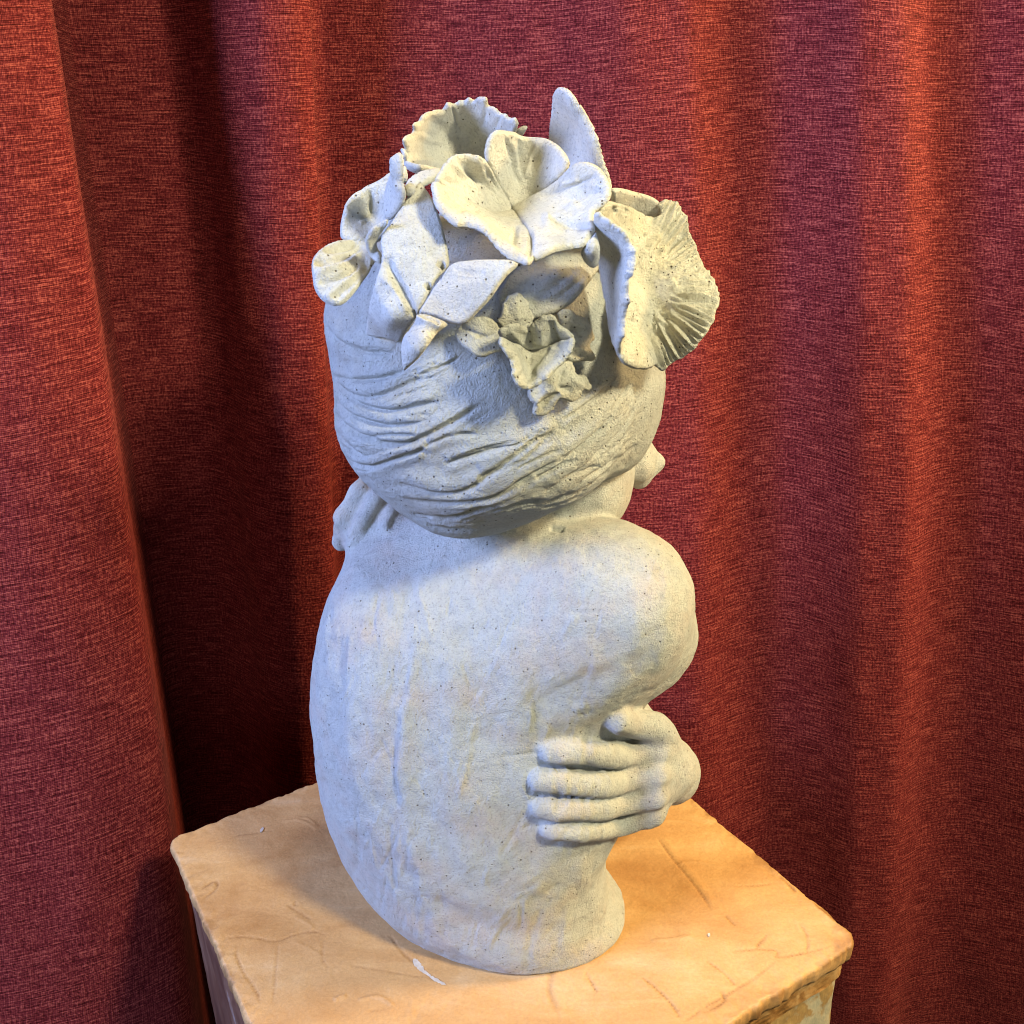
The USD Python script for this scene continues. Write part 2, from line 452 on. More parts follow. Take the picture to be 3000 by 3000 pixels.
def paint_material(name, ramp, scale, rough, bump=0.4, spec=0.35, bscale=60.0, detail=5.0, stretch=(1, 1, 1)):
    n = {
        'g': ('geometry', {}),
        'm': ('mapping', {'scale': stretch}),
        'a': ('noise_texture', {'scale': scale, 'detail': detail, 'roughness': 0.6, 'distortion': 0.6}),
        'r': ('rgb_ramp', {'ramp': ramp}),
        'b': ('noise_texture', {'scale': bscale, 'detail': 6.0, 'roughness': 0.6}),
        'bump': ('bump', {'strength': bump, 'distance': 0.002}),
        'rr': ('map_range', {'from_min': 0.3, 'from_max': 0.7, 'to_min': rough - 0.1, 'to_max': rough + 0.15}),
        'p': ('principled_bsdf', {'specular_ior_level': spec}),
    }
    l = [('g.position', 'm.vector'), ('m.vector', 'a.vector'), ('a.fac', 'r.fac'), ('r.color', 'p.base_color'), ('m.vector', 'b.vector'), ('b.fac', 'bump.height'),
         ('bump.normal', 'p.normal'), ('b.fac', 'rr.value'), ('rr.result', 'p.roughness')]
    return usdkit.material(stage, f'{LOOKS}/{name}', n, l, surface='p.BSDF')

def plaster_material():
    n = {
        'g': ('geometry', {}), 'uv': ('texture_coordinate', {}), 'sep': ('separate_xyz', {}),
        'm': ('mapping', {'rotation': (0, 0, 0.75), 'scale': (7.0, 26.0, 10.0)}),
        'a': ('noise_texture', {'scale': 1.0, 'detail': 6.0, 'roughness': 0.62, 'distortion': 0.8}),
        'b': ('noise_texture', {'scale': 13.0, 'detail': 4.0, 'roughness': 0.6, 'distortion': 0.5}),
        'ab': ('mix', {'fac': 0.5}),
        'bw': ('rgb_to_bw', {}),
        'r': ('rgb_ramp', {'ramp': [(0.36, (0.36, 0.185, 0.064)), (0.46, (0.45, 0.255, 0.098)), (0.54, (0.50, 0.30, 0.122)), (0.66, (0.58, 0.40, 0.21))]}),
        'f': ('noise_texture', {'scale': 420.0, 'detail': 4.0, 'roughness': 0.7}),
        'fr': ('map_range', {'from_min': 0.3, 'from_max': 0.7, 'to_min': 0.88, 'to_max': 1.08}),
        'mul': ('mix', {'mix_type': 'multiply', 'fac': 1.0}),
        'brown_mix': ('mix', {'mix_type': 'mix', 'color2': (0.17, 0.075, 0.025)}),  # deeper brown, blended in by the mask in uv.x
        'bump': ('bump', {'strength': 0.35, 'distance': 0.0015}),
        'rr': ('map_range', {'from_min': 0.35, 'from_max': 0.65, 'to_min': 0.42, 'to_max': 0.68}),
        'p': ('principled_bsdf', {'specular_ior_level': 0.35}),
    }
    l = [('g.position', 'm.vector'), ('m.vector', 'a.vector'), ('g.position', 'b.vector'), ('a.color', 'ab.color1'), ('b.color', 'ab.color2'), ('ab.color', 'bw.color'), ('bw.val', 'r.fac'),
         ('g.position', 'f.vector'), ('f.fac', 'fr.value'), ('r.color', 'mul.color1'), ('fr.result', 'mul.color2'), ('mul.color', 'brown_mix.color1'), ('uv.UV', 'sep.vector'), ('sep.x', 'brown_mix.fac'),
         ('brown_mix.color', 'p.base_color'), ('f.fac', 'bump.height'), ('bump.normal', 'p.normal'), ('a.fac', 'rr.value'), ('rr.result', 'p.roughness')]
    return usdkit.material(stage, f'{LOOKS}/ochre_plaster', n, l, surface='p.BSDF')

PLASTER = plaster_material()
BROWN = paint_material('brown_chipped_edge', [(0.35, (0.16, 0.075, 0.02)), (0.52, (0.33, 0.18, 0.06)), (0.7, (0.5, 0.33, 0.15))], 60.0, 0.55, 0.8, 0.4)
SIDE = paint_material('grey_green_glaze', [(0.38, (0.36, 0.36, 0.27)), (0.50, (0.44, 0.40, 0.28)), (0.56, (0.34, 0.22, 0.09)), (0.66, (0.42, 0.29, 0.12)), (0.75, (0.55, 0.5, 0.36))], 34.0, 0.35, 0.9, 0.5, 70.0, 5.0, (1, 1, 0.7))
DARKSIDE = paint_material('dark_brown_side', [(0.35, (0.085, 0.035, 0.022)), (0.5, (0.13, 0.06, 0.035)), (0.62, (0.19, 0.10, 0.06)), (0.72, (0.32, 0.24, 0.2))], 26.0, 0.45, 0.8, 0.4, 60.0, 6.0, (1, 1, 0.35))
WHITE = paint_material('bare_white_plaster', [(0.3, (0.40, 0.35, 0.28)), (0.7, (0.56, 0.51, 0.43))], 200.0, 0.7, 0.6)

# ------------------------------------------------------------------ curtain
def build_curtain():
    # each fold line: (x at photo rows 0, 966, 1932 ; depth Y at those rows)
    lines = [
        ((-2500, -2450, -2400), (0.78, 0.76, 0.74)),
        ((-2200, -2150, -2100), (0.88, 0.87, 0.86)),
        ((-1850, -1820, -1780), (0.76, 0.74, 0.72)),
        ((-1500, -1480, -1450), (0.88, 0.86, 0.84)),
        ((-1200, -1180, -1150), (0.78, 0.75, 0.73)),
        ((-900, -900, -900), (0.86, 0.84, 0.82)),
        ((-640, -620, -600), (0.80, 0.76, 0.72)),
        ((-420, -380, -330), (0.74, 0.70, 0.66)),
        ((-230, -150, -60), (0.735, 0.69, 0.645)),
        ((-90, 20, 130), (0.755, 0.705, 0.66)),
        ((30, 160, 280), (0.785, 0.73, 0.685)),
        ((88, 234, 368), (0.81, 0.755, 0.712)),
        ((98, 245, 382), (0.835, 0.785, 0.742)),
        ((96, 243, 380), (0.875, 0.835, 0.800)),
        ((94, 243, 382), (0.920, 0.900, 0.88)),
        ((125, 265, 402), (0.955, 0.952, 0.948)),
        ((210, 320, 440), (0.965, 0.965, 0.962)),
        ((295, 388, 482), (0.968, 0.968, 0.966)),
        ((350, 435, 525), (0.945, 0.95, 0.95)),
        ((430, 490, 570), (0.885, 0.905, 0.92)),
        ((490, 545, 610), (0.870, 0.890, 0.910)),
        ((562, 606, 660), (0.882, 0.898, 0.916)),
        ((584, 626, 678), (0.900, 0.910, 0.924)),
        ((584, 628, 682), (0.930, 0.930, 0.936)),
        ((604, 648, 702), (0.952, 0.950, 0.950)),
        ((680, 710, 760), (0.952, 0.950, 0.950)),
        ((840, 860, 880), (0.945, 0.945, 0.945)),
        ((1030, 1040, 1040), (0.922, 0.926, 0.930)),
        ((1190, 1200, 1190), (0.898, 0.905, 0.912)),
        ((1290, 1305, 1280), (0.900, 0.908, 0.914)),
        ((1390, 1410, 1375), (0.936, 0.938, 0.940)),
        ((1450, 1470, 1440), (0.946, 0.948, 0.950)),
        ((1540, 1550, 1530), (0.925, 0.930, 0.936)),
        ((1625, 1630, 1600), (0.900, 0.906, 0.914)),
        ((1690, 1695, 1650), (0.902, 0.906, 0.913)),
        ((1772, 1775, 1725), (0.938, 0.938, 0.938)),
        ((1830, 1825, 1785), (0.946, 0.944, 0.944)),
        ((1930, 1925, 1900), (0.925, 0.925, 0.928)),
        ((2060, 2060, 2060), (0.900, 0.900, 0.900)),
        ((2200, 2200, 2200), (0.945, 0.945, 0.945)),
        ((2380, 2380, 2380), (0.90, 0.90, 0.90)),
        ((2700, 2700, 2700), (0.94, 0.94, 0.94)),
        ((3000, 3000, 3000), (0.90, 0.90, 0.90)),
        ((3300, 3300, 3300), (0.95, 0.95, 0.95)),
        ((3650, 3650, 3650), (0.90, 0.90, 0.90)),
        ((4000, 4000, 4000), (0.95, 0.95, 0.95)),
        ((4400, 4400, 4400), (0.91, 0.91, 0.91)),
    ]
    zs = np.arange(0.16, 2.5, 0.008)
    ctrl = []
    for xs, ys in lines:
        p = np.array([at(x, y, Y) for x, y, Y in zip(xs, (0, 966, 1932), ys)])[::-1]
        fx, fy = PchipInterpolator(p[:, 2], p[:, 0]), PchipInterpolator(p[:, 2], p[:, 1])
        zc = np.clip(zs, p[0, 2], p[-1, 2])
        ex = np.where(zs > p[-1, 2], (zs - p[-1, 2]) * 0.02, 0)
        ctrl.append(np.stack([fx(zc) + ex, fy(zc)], 1))
    ctrl = np.array(ctrl)                                     # lines x rows x 2
    sp = np.r_[0, np.cumsum(np.linalg.norm(np.diff(ctrl.mean(1), axis=0), axis=1))]
    s = np.linspace(0, sp[-1], 1560)
    g = PchipInterpolator(sp, ctrl, axis=0)(s)                # columns x rows x 2
    k = np.exp(-0.5 * (np.arange(-6, 7) / 1.7) ** 2)
    k /= k.sum()
    pad = np.pad(g, ((6, 6), (0, 0), (0, 0)), mode='edge')
    g = sum(k[j] * pad[j:j + len(g)] for j in range(13))
    S, Z = np.meshgrid(s, zs, indexing='ij')
    v = np.stack([g[..., 0], g[..., 1], Z], -1)
    q = np.stack([S * 5.5, Z * 1.5, 0 * S], -1)
    v[..., 1] += (meshkit.fbm(q + 9, 3, 4) - 0.5) * 0.014
    q2 = np.stack([S * 16 + Z * 3, Z * 5, 0 * S + 3], -1)
    v[..., 1] += (meshkit.fbm(q2 + 9, 3, 14) - 0.5) * 0.006
    nu, nv = len(s), len(zs)
    i = np.arange(nu * nv).reshape(nu, nv)
    f = np.stack([i[:-1, :-1], i[1:, :-1], i[1:, 1:], i[:-1, 1:]], -1).reshape(-1, 4)
    # cloth coordinates: arc length across, height along, wandering a little as woven threads do
    arc = np.cumsum(np.r_[np.zeros((1, nv)), np.linalg.norm(np.diff(v[..., :2], axis=0), axis=-1)], 0)
    arc = arc[:, nv // 2][:, None] + 0 * arc
    wob = (meshkit.fbm(np.stack([S * 4, Z * 4, 0 * S], -1), 2, 8) - 0.5) * 0.02
    uv = np.stack([arc + wob * 0.5, Z + wob + 0.004 * np.sin(S * 9)], -1).reshape(-1, 2)
    o = usdkit.mesh(stage, '/World/curtain', (v.reshape(-1, 3), f), FABRIC, smooth=True, uv=uv)
    tag(o, label='rust red linen curtain hanging in vertical folds behind the clay sculpture', category='curtain')

build_curtain()

# ------------------------------------------------------------------ pedestal
PC, PYAW = np.array([-0.0255, 0.5995]), 0.5459
E1, E2 = np.array([math.cos(PYAW), math.sin(PYAW)]), np.array([-math.sin(PYAW), math.cos(PYAW)])
HA, HB = 0.200, 0.1945

def local(p):
    q = np.asarray(p)[:, :2] - PC
    return np.stack([q @ E1, q @ E2], 1)

def tl(pts, crop):
    return local(on_top(px(pts, crop)))

def round_rect(a, b, r, n=10):
    out = []
    for cx, cy, t0 in ((a - r, b - r, 0), (-a + r, b - r, 90), (-a + r, -b + r, 180), (a - r, -b + r, 270)):
        t = np.radians(t0 + np.linspace(0, 90, n))
        out.append(np.c_[cx + r * np.cos(t), cy + r * np.sin(t)])
    return np.vstack(out)

def to_world(p, z):
    p = np.asarray(p)
    return np.c_[PC + p[:, :1] * E1 + p[:, 1:2] * E2, np.broadcast_to(z, len(p))]

def build_pedestal():
    root = UsdGeom.Xform.Define(stage, '/World/pedestal')
    tag(root, label='square pedestal with chipped ochre plaster top carrying the clay sculpture', category='pedestal')
    R = '/World/pedestal'
    step = 0.0012
    o = resample(round_rect(HA + 0.0015, HB + 0.001, 0.011), step)
    nn = o / np.linalg.norm(o, axis=1, keepdims=True)
    ragged = (meshkit.fbm(np.c_[o * 110, 0 * o[:, 0]] + 20, 4, 2) - 0.5) * 0.0030 + (meshkit.fbm(np.c_[o * 330, 0 * o[:, 0]] + 20, 2, 5) - 0.5) * 0.0018
    o = o + nn * ragged[:, None]
    poly = Polygon(o)
    gx, gy = np.meshgrid(np.arange(-HA, HA, step), np.arange(-HB, HB, step))
    pts = np.c_[gx.ravel(), gy.ravel()]
    pts = pts + rng.uniform(-0.2, 0.2, pts.shape) * step
    sp = shapely.points(pts)
    shapely.prepare(poly)
    pts = pts[shapely.contains(poly, sp) & (shapely.distance(poly.exterior, sp) > step * 0.6)]
    q = np.vstack([o, pts])
    tri = Delaunay(q).simplices
    tri = tri[shapely.contains(poly, shapely.points(q[tri].mean(1)))]
    d = shapely.distance(poly.exterior, shapely.points(q))
    S = []
    def st(pts, crop, w, h):
        S.append((tl(pts, crop) * 1000, w * 0.85, h * 0.8))
    g = -0.0012
    st([(300, 610), (410, 770), (560, 940), (680, 1110), (670, 1130)], P3, 1.1, -0.0017)
    st([(330, 590), (440, 750), (590, 920), (710, 1090)], P3, 2.5, 0.0006)
    st([(780, 1160), (860, 1240)], P3, 1.2, g)
    st([(260, 1345), (440, 1332), (560, 1310)], P3, 1.6, 0.0011)
    st([(650, 1480), (780, 1570), (860, 1660)], P3, 1.0, g)
    st([(190, 1600), (330, 1710), (440, 1830), (460, 1890)], P3, 1.0, -0.0016)
    st([(1000, 1390), (1080, 1290)], P3, 1.3, g)
    st([(820, 1420), (980, 1400), (1180, 1400), (1120, 1470), (1370, 1420), (1560, 1370)], P3, 1.0, g)
    st([(480, 1930), (650, 1800), (780, 1730), (1000, 1600), (1150, 1480)], P3, 1.1, -0.001)
    st([(320, 490), (500, 500), (600, 530)], P3, 1.8, 0.0008)
    st([(430, 810), (560, 780), (680, 800), (760, 830)], P3, 1.8, 0.0008)
    st([(850, 960), (1000, 960), (1120, 940)], P3, 1.0, -0.0008)
    st([(1160, 880), (1220, 930), (1290, 1000)], P3, 1.6, -0.0015)
    st([(800, 520), (900, 620), (1010, 700)], P3, 1.2, -0.0012)
    st([(1400, 1060), (1480, 1130), (1560, 1190), (1650, 1240)], P3, 1.4, -0.002)
    st([(1310, 1220), (1370, 1300), (1360, 1420)], P3, 1.0, g)
    st([(750, 1690), (790, 1750), (740, 1800), (620, 1850)], P3, 1.2, -0.0013)
    st([(590, 1360), (580, 1450), (650, 1590), (720, 1680), (760, 1790)], P2, 1.0, g)
    st([(880, 1350), (870, 1500), (850, 1700), (840, 1800)], P2, 0.9, -0.0009)
    st([(480, 1320), (680, 1310), (860, 1355), (940, 1320), (1100, 1270), (1220, 1300)], P2, 1.0, g)
    st([(1200, 1330), (1190, 1500), (1240, 1540)], P2, 0.9, -0.0009)
    st([(1000, 1170), (1150, 1250), (1060, 1285)], P2, 1.2, 0.001)
    st([(940, 1080), (1120, 1200)], P2, 1.1, -0.0009)
    st([(1270, 1770), (1310, 1740), (1370, 1735)], P2, 2.0, 0.0016)
    st([(1440, 1765), (1600, 1730), (1700, 1810)], P2, 1.5, 0.0016)
    st([(1520, 1840), (1650, 1830)], P2, 1.0, -0.0009)
    st([(540, 620), (600, 590), (720, 580), (850, 560)], P2, 1.0, -0.0009)
    st([(900, 500), (1000, 480), (1100, 510), (1160, 560)], P2, 1.4, 0.0008)
    st([(220, 520), (380, 500), (480, 490)], P2, 1.0, g)
    st([(330, 980), (440, 900), (460, 960), (350, 1040)], P2, 1.2, -0.0013)
    st([(440, 1780), (560, 1560), (600, 1530)], P2, 1.2, -0.001)
    st([(1000, 1100), (1000, 1050)], P2, 1.0, g)
    st([(560, 1420), (640, 1530), (690, 1570), (780, 1650), (900, 1720)], P1, 1.0, -0.0016)
    st([(1670, 1640), (1740, 1760)], P1, 0.9, -0.0014)
    st([(20, 770), (100, 760), (160, 820)], P1, 1.2, 0.0008)
    st([(330, 1600), (600, 1640), (900, 1690)], P1, 1.0, -0.0007)
    for _ in range(26):                                       # faint trowel marks
        c = rng.uniform(-170, 170, 2)
        t = rng.normal(0.9, 0.5)
        L = rng.uniform(10, 45)
        b = rng.normal(0, 0.2)
        S.append((np.array([c + L * np.array([math.cos(t + b * k), math.sin(t + b * k)]) * k * 0.5 for k in (-1, 0, 1)]), rng.uniform(0.9, 2.6), rng.choice([-1, 1]) * rng.uniform(0.0002, 0.0006)))
    z = 1.0 - 0.0 * d
    w3 = np.c_[q, 0 * d]
    z = z + strokes_field(q * 1000, S) + 0.003 * fb(w3, 0.09, 3, 3) + 0.0012 * fb(w3, 0.018, 3, 4) + 0.0003 * fb(w3, 0.004, 2, 5)
    keepflat = np.exp(-((np.linalg.norm((q - local(np.array([[-0.03, 0.6, 1]]))) / [0.12, 0.12], axis=1)) ** 6))
    z = z - keepflat * 0.0006
    r = 0.0026
    e = np.clip(1 - d / r, 0, 1)
    z = z - r * (1 - np.sqrt(1 - e ** 2)) * 0.8
    z = z + np.exp(-(d / 0.012) ** 2) * 0.0022 * (meshkit.fbm(w3 * 160 + 9, 3, 51) - 0.5)
    # the plaster lip hangs over the edge by an uneven amount
    nb = len(o)
    hang = 0.010 + 0.012 * (meshkit.fbm(np.c_[o * 28, 0 * o[:, 0]] + 5, 4, 9) - 0.35) + 0.004 * (meshkit.fbm(np.c_[o * 140, 0 * o[:, 0]] + 5, 2, 19) - 0.5)
    hang = np.maximum(hang, 0.003)
    v = to_world(q, z)
    rings = [np.arange(nb)]
    for k, (t, inn) in enumerate(((0.4, 0.0), (0.8, 0.0004), (1.0, 0.0016), (1.0, 0.006))):
        base = len(v)
        jit = (meshkit.fbm(np.c_[o * 150, 0 * o[:, 0] + k], 2, 31) - 0.5) * 0.0015
        v = np.vstack([v, to_world(o - nn * (inn + jit)[:, None] if np.ndim(inn + jit) else o, z[:nb] - hang * t)])
        rings.append(np.arange(base, base + nb))
    f = [tri]
    c0 = np.cross(v[tri[0, 1]] - v[tri[0, 0]], v[tri[0, 2]] - v[tri[0, 0]])
    a_ = np.cross(v[tri[:, 1]] - v[tri[:, 0]], v[tri[:, 2]] - v[tri[:, 0]])[:, 2] < 0
    tri[a_] = tri[a_][:, ::-1]
    for r0, r1 in zip(rings[:-1], rings[1:]):
        a, b = r0, np.roll(r0, -1)
        c, dd = np.roll(r1, -1), r1
        f += [np.stack([a, dd, c], 1), np.stack([a, c, b], 1)]
    brown_mask = np.clip(-strokes_field(q * 1000, [(a_, w_, h_) for a_, w_, h_ in S if h_ < -0.0004]) / 0.0011, 0, 1) * (0.25 + 0.75 * meshkit.fbm(w3 * 90 + 7, 2, 41))  # mask for the deeper brown: grooves here, rim chips and lip below
    chip = np.clip(1 - d / (0.002 + 0.010 * np.maximum(meshkit.fbm(w3 * 60 + 3, 3, 44) - 0.52, 0) * 4), 0, 1) * (meshkit.fbm(w3 * 60 + 3, 3, 44) > 0.54)
    brown_mask = np.maximum(brown_mask, chip * 0.55)
    brown_mask = np.r_[brown_mask, np.tile(np.clip((meshkit.fbm(np.c_[o * 50, 0 * o[:, 0]] + 3, 3, 45) - 0.42) * 2.2, 0, 0.7), 4)]
    put(R, 'plaster_top', (v, np.vstack(f)), PLASTER, uv=np.c_[brown_mask, 0 * brown_mask])

    def wall(off, z0, z1, name, mat, amp, freq, nz, seed):
        o2 = resample(round_rect(HA - off, HB - off, 0.016), 0.003)
        n2 = o2 / np.linalg.norm(o2, axis=1, keepdims=True)
        zz = np.linspace(z0, z1, nz)
        V = []
        for zk in zz:
            w = to_world(o2, zk)
            a = amp * ((meshkit.fbm(np.c_[o2 * freq, np.full(len(o2), zk * freq * 0.7)] + 40, 4, seed) - 0.5) * 2)
            if name == 'chipped_edge':
                a = a + 0.0012 * np.sin(zk * 1300 + 5 * np.sin(o2[:, 0] * 37) + 4 * np.sin(o2[:, 1] * 29))
            V.append(to_world(o2 + n2 * a[:, None], zk))
        n_ = len(o2)
        V = np.vstack(V)
        i = np.arange(n_ * nz).reshape(nz, n_)
        a, b, c, d_ = i[:-1], np.roll(i[:-1], -1, 1), np.roll(i[1:], -1, 1), i[1:]
        quads = np.stack([a, b, c, d_], -1).reshape(-1, 4)
        if name != 'side_panel':
            put(R, name, (V, quads), mat)
            return
        L = local(V)[quads].mean(1)
        right = L[:, 1] < -(HB - off - 0.008)
        for sel, mt, lb in ((right, mat, 'grey green glazed right side'), (~right, DARKSIDE, 'dark brown left side')):
            ids, inv = np.unique(quads[sel], return_inverse=True)
            put(R, name, (V[ids], inv.reshape(-1, 4)), mt, label=lb)
    wall(0.0028, 0.966, 0.994, 'chipped_edge', BROWN, 0.0022, 60, 14, 3)
    wall(0.0042, 0.25, 0.968, 'side_panel', SIDE, 0.0022, 30, 230, 6)
    # bare white flecks where the paint has come off
    for pts, crop in (([(690, 1565), (720, 1560), (770, 1640), (860, 1690), (890, 1715), (850, 1710), (780, 1660), (710, 1610)], P1),
                      ([(750, 570), (765, 548), (782, 545), (775, 570), (758, 580)], P2),
                      ([(655, 1300), (670, 1294), (682, 1310), (668, 1318)], P3)):
        oo = resample(chaikin(tl(pts, crop), 1), 0.0012)
        oo = oo + (meshkit.noise(np.c_[oo * 900, 0 * oo[:, 0]], 3) - 0.5)[:, None] * 0.0012
        pg = Polygon(oo).buffer(0)
        if pg.geom_type != 'Polygon':
            pg = max(pg.geoms, key=lambda t: t.area)
        mm = trimesh.creation.extrude_polygon(pg, 0.0016, engine='earcut')
        zt = 1.0
        near = np.argmin(np.linalg.norm(q - oo.mean(0), axis=1))
        vv = np.array(mm.vertices)
        put(R, 'bare_fleck', (to_world(vv[:, :2], z[near] - 0.0008 + vv[:, 2]), np.array(mm.faces)), WHITE, smooth=False)

build_pedestal()

# ------------------------------------------------------------------ sculpture
SC = '/World/clay_sculpture'
root = UsdGeom.Xform.Define(stage, SC)
tag(root, label='pale fired clay bust seen from behind, flowers in its hair, standing on the ochre pedestal', category='sculpture')

body = Clay((-0.21, 0.44, 0.985), (0.19, 0.84, 1.46), 0.0026)
# trunk: stacked ellipses (z, left x, right x, centre y, half depth, lean of the section: how far its front is turned to the right)
LV = np.array([
    [0.960, -0.106, 0.077, 0.596, 0.080, 0.36],
    [1.000, -0.121, 0.075, 0.596, 0.083, 0.36],
    [1.022, -0.133, 0.061, 0.597, 0.088, 0.32],
    [1.050, -0.143, 0.059, 0.601, 0.092, 0.28],
    [1.085, -0.150, 0.074, 0.604, 0.096, 0.22],
    [1.118, -0.152, 0.084, 0.606, 0.099, 0.16],
    [1.150, -0.152, 0.088, 0.608, 0.099, 0.10],
    [1.185, -0.149, 0.090, 0.612, 0.097, 0.05],
    [1.220, -0.143, 0.094, 0.616, 0.093, 0.0],
    [1.250, -0.132, 0.096, 0.620, 0.085, 0.0],
    [1.275, -0.114, 0.078, 0.626, 0.062, 0.0],
    [1.298, -0.060, 0.035, 0.632, 0.034, 0.0],
    [1.330, -0.030, 0.020, 0.636, 0.020, 0.0],
])
_sp = [PchipInterpolator(LV[:, 0], LV[:, k]) for k in (1, 2, 3, 4, 5)]
def trunk(X, Y, Z):
    z1 = np.clip(Z[0, 0, :], LV[0, 0], LV[-1, 0])
    xl, xr, cy, b, sh = (s(z1)[None, None, :] for s in _sp)
    a, cx = (xr - xl) / 2, (xr + xl) / 2
    dy = Y - cy
    dx = X - cx + sh * dy
    p = np.sqrt((dx / a) ** 2 + (dy / b) ** 2)
    d = p * (p - 1) / np.maximum(np.sqrt((dx / a ** 2) ** 2 + (dy / b ** 2) ** 2), 1e-6)
    return np.maximum(d * 0.95, Z - 1.325)
body.add(trunk, (-0.2, 0.46, 0.96), (0.18, 0.75, 1.33), 0.002)
# shoulders, upper arm, folded forearms
RS, LS = at(1176, 1136, 0.566), at(722, 990, 0.685)
body.bone(at(790, 1080, 0.655), at(1110, 1118, 0.588), 0.043, 0.045, 0.035)
body.ball(RS, (0.040, 0.046, 0.0405), 0.030)
EL = at(1206, 1196, 0.598)
body.bone(RS, EL, 0.038, 0.031, 0.025)
body.bone(at(1110, 1175, 0.575), EL, 0.038, 0.028, 0.03)
body.ball(at(1050, 1175, 0.592), (0.060, 0.060, 0.050), 0.05)
body.bone(EL, (0.045, 0.715, 1.195), 0.032, 0.026, 0.012)
body.ball(LS, (0.026, 0.036, 0.034), 0.022)
body.bone(LS, (-0.04, 0.735, 1.17), 0.028, 0.03, 0.02)
# neck, jaw and face
body.bone((-0.004, 0.628, 1.27), (0.010, 0.645, 1.38), 0.042, 0.040, 0.012)
body.ball(at(1078, 885, 0.645), (0.042, 0.048, 0.050), 0.006)
body.ball(at(1108, 940, 0.650), (0.0265, 0.030, 0.022), 0.006)         # jaw
body.ball(at(1142, 885, 0.660), (0.018, 0.026, 0.028), 0.010)          # cheek
body.ball(at(1122, 862, 0.678), (0.025, 0.034, 0.044), 0.010)        # far side of the face
body.ball(at(1118, 925, 0.680), (0.025, 0.030, 0.028), 0.010)
body.bone(at(1150, 868, 0.685), at(1206, 872, 0.694), 0.016, 0.0105, 0.008)
FD = np.array([0.72, 0.69, 0.0])                                        # the way the face looks
SD = np.array([0.69, -0.72, 0.0])
fc = np.array([0.034, 0.662, 1.345])
nose_tip = at(1236, 873, 0.700)
body.bone(at(1204, 812, 0.690), nose_tip, 0.0050, 0.0058, 0.004)
body.bone(nose_tip, at(1206, 904, 0.692), 0.0058, 0.0065, 0.005)
body.ball(at(1206, 872, 0.690), (0.011, 0.016, 0.015), 0.006)
body.bone(fc + FD * 0.045 - SD * 0.012 + [0, 0, -0.052], fc + FD * 0.050 + SD * 0.012 + [0, 0, -0.052], 0.007, 0.007, 0.008)   # lips
body.bone(fc + FD * 0.044 - SD * 0.010 + [0, 0, -0.063], fc + FD * 0.046 + SD * 0.010 + [0, 0, -0.063], 0.007, 0.007, 0.006)
body.ball(fc + FD * 0.034 + [0, 0, -0.076], 0.017, 0.012)              # chin
for s in (-1, 1):
    body.ball(fc + FD * 0.052 + SD * 0.022 * s + [0, 0, 0.006], 0.011, 0.008, cut=True)
    body.ball(fc + FD * 0.040 + SD * 0.022 * s + [0, 0, 0.004], 0.010, 0.004)

# the hand that reaches round the ribs: fingers lie on the clay
def lay(pts, crop, lifts, radii):
    out = []
    for p, l in zip(pts, lifts):
        q = px([p], crop)[0]
        h = body.hit(q)
        out.append(h + rays(q)[0] * (-l) if h is not None else at(q[0], q[1], (out[-1][1] if out else 0.56) + 0.006))
    return np.array(out)
base_body = body.g.copy()
wrist = [at(1225, 1440, 0.575), at(1262, 1450, 0.600), at(1268, 1455, 0.640)]
fing = {
    'index': ([(450, 690), (640, 700), (860, 712), (1100, 715), (1300, 690)], (0.0080, 0.0086, 0.0090, 0.0092, 0.0105)),
    'middle': ([(372, 915), (600, 940), (850, 960), (1050, 935), (1290, 880)], (0.0080, 0.0084, 0.0088, 0.0090, 0.0105)),
    'ring': ([(366, 1148), (600, 1160), (850, 1150), (1020, 1115), (1290, 1040)], (0.0076, 0.0080, 0.0084, 0.0086, 0.0102)),
    'little': ([(430, 1322), (620, 1332), (830, 1330), (1010, 1290), (1270, 1180)], (0.0066, 0.0070, 0.0074, 0.0078, 0.0098)),
}
chains = []
for k, (pts, rad) in fing.items():
    tips = lay(pts[:4], H8, (0.002, 0.0040, 0.0055, 0.0075), rad)
    c2 = np.polyfit(tips[:, 0], tips[:, 1], 2)
    tips = np.array([at(*px([p], H8)[0], np.polyval(c2, t[0])) for p, t in zip(pts[:4], tips)])
    kn = tips[-1] + (at(*px([pts[4]], H8)[0], tips[-1][1] + 0.004) - tips[-1])
    chains.append((np.vstack([tips, kn]), rad))
th = lay([(985, 425), (1110, 470)], H8, (0.006, 0.009), None)
palm_c = at(*px([(1345, 830)], H8)[0], 0.572)
chains.append((np.vstack([th, at(*px([(1260, 500)], H8)[0], th[-1][1] + 0.006), at(*px([(1350, 650)], H8)[0], 0.572)]), (0.0098, 0.0098, 0.0105, 0.014)))
for c, rad in chains:
    t = np.linspace(0, 1, len(c))
    tt = np.linspace(0, 1, 15)
    body.chain(PchipInterpolator(t, c, axis=0)(tt), list(np.interp(tt, t, rad) * 0.96), 0.0022, 0.002)
knuckles = np.array([c[-1] for c, _ in chains[:4]])
for a in knuckles:
    body.bone(a, palm_c, 0.0100, 0.0195, 0.006)
body.bone(at(*px([(1310, 700)], H8)[0], 0.570), palm_c, 0.014, 0.0195, 0.008)
body.bone(palm_c, at(*px([(1390, 860)], H8)[0], 0.602), 0.0200, 0.0230, 0.010)
body.bone(at(*px([(1390, 860)], H8)[0], 0.602), (0.045, 0.715, 1.135), 0.0220, 0.026, 0.012)
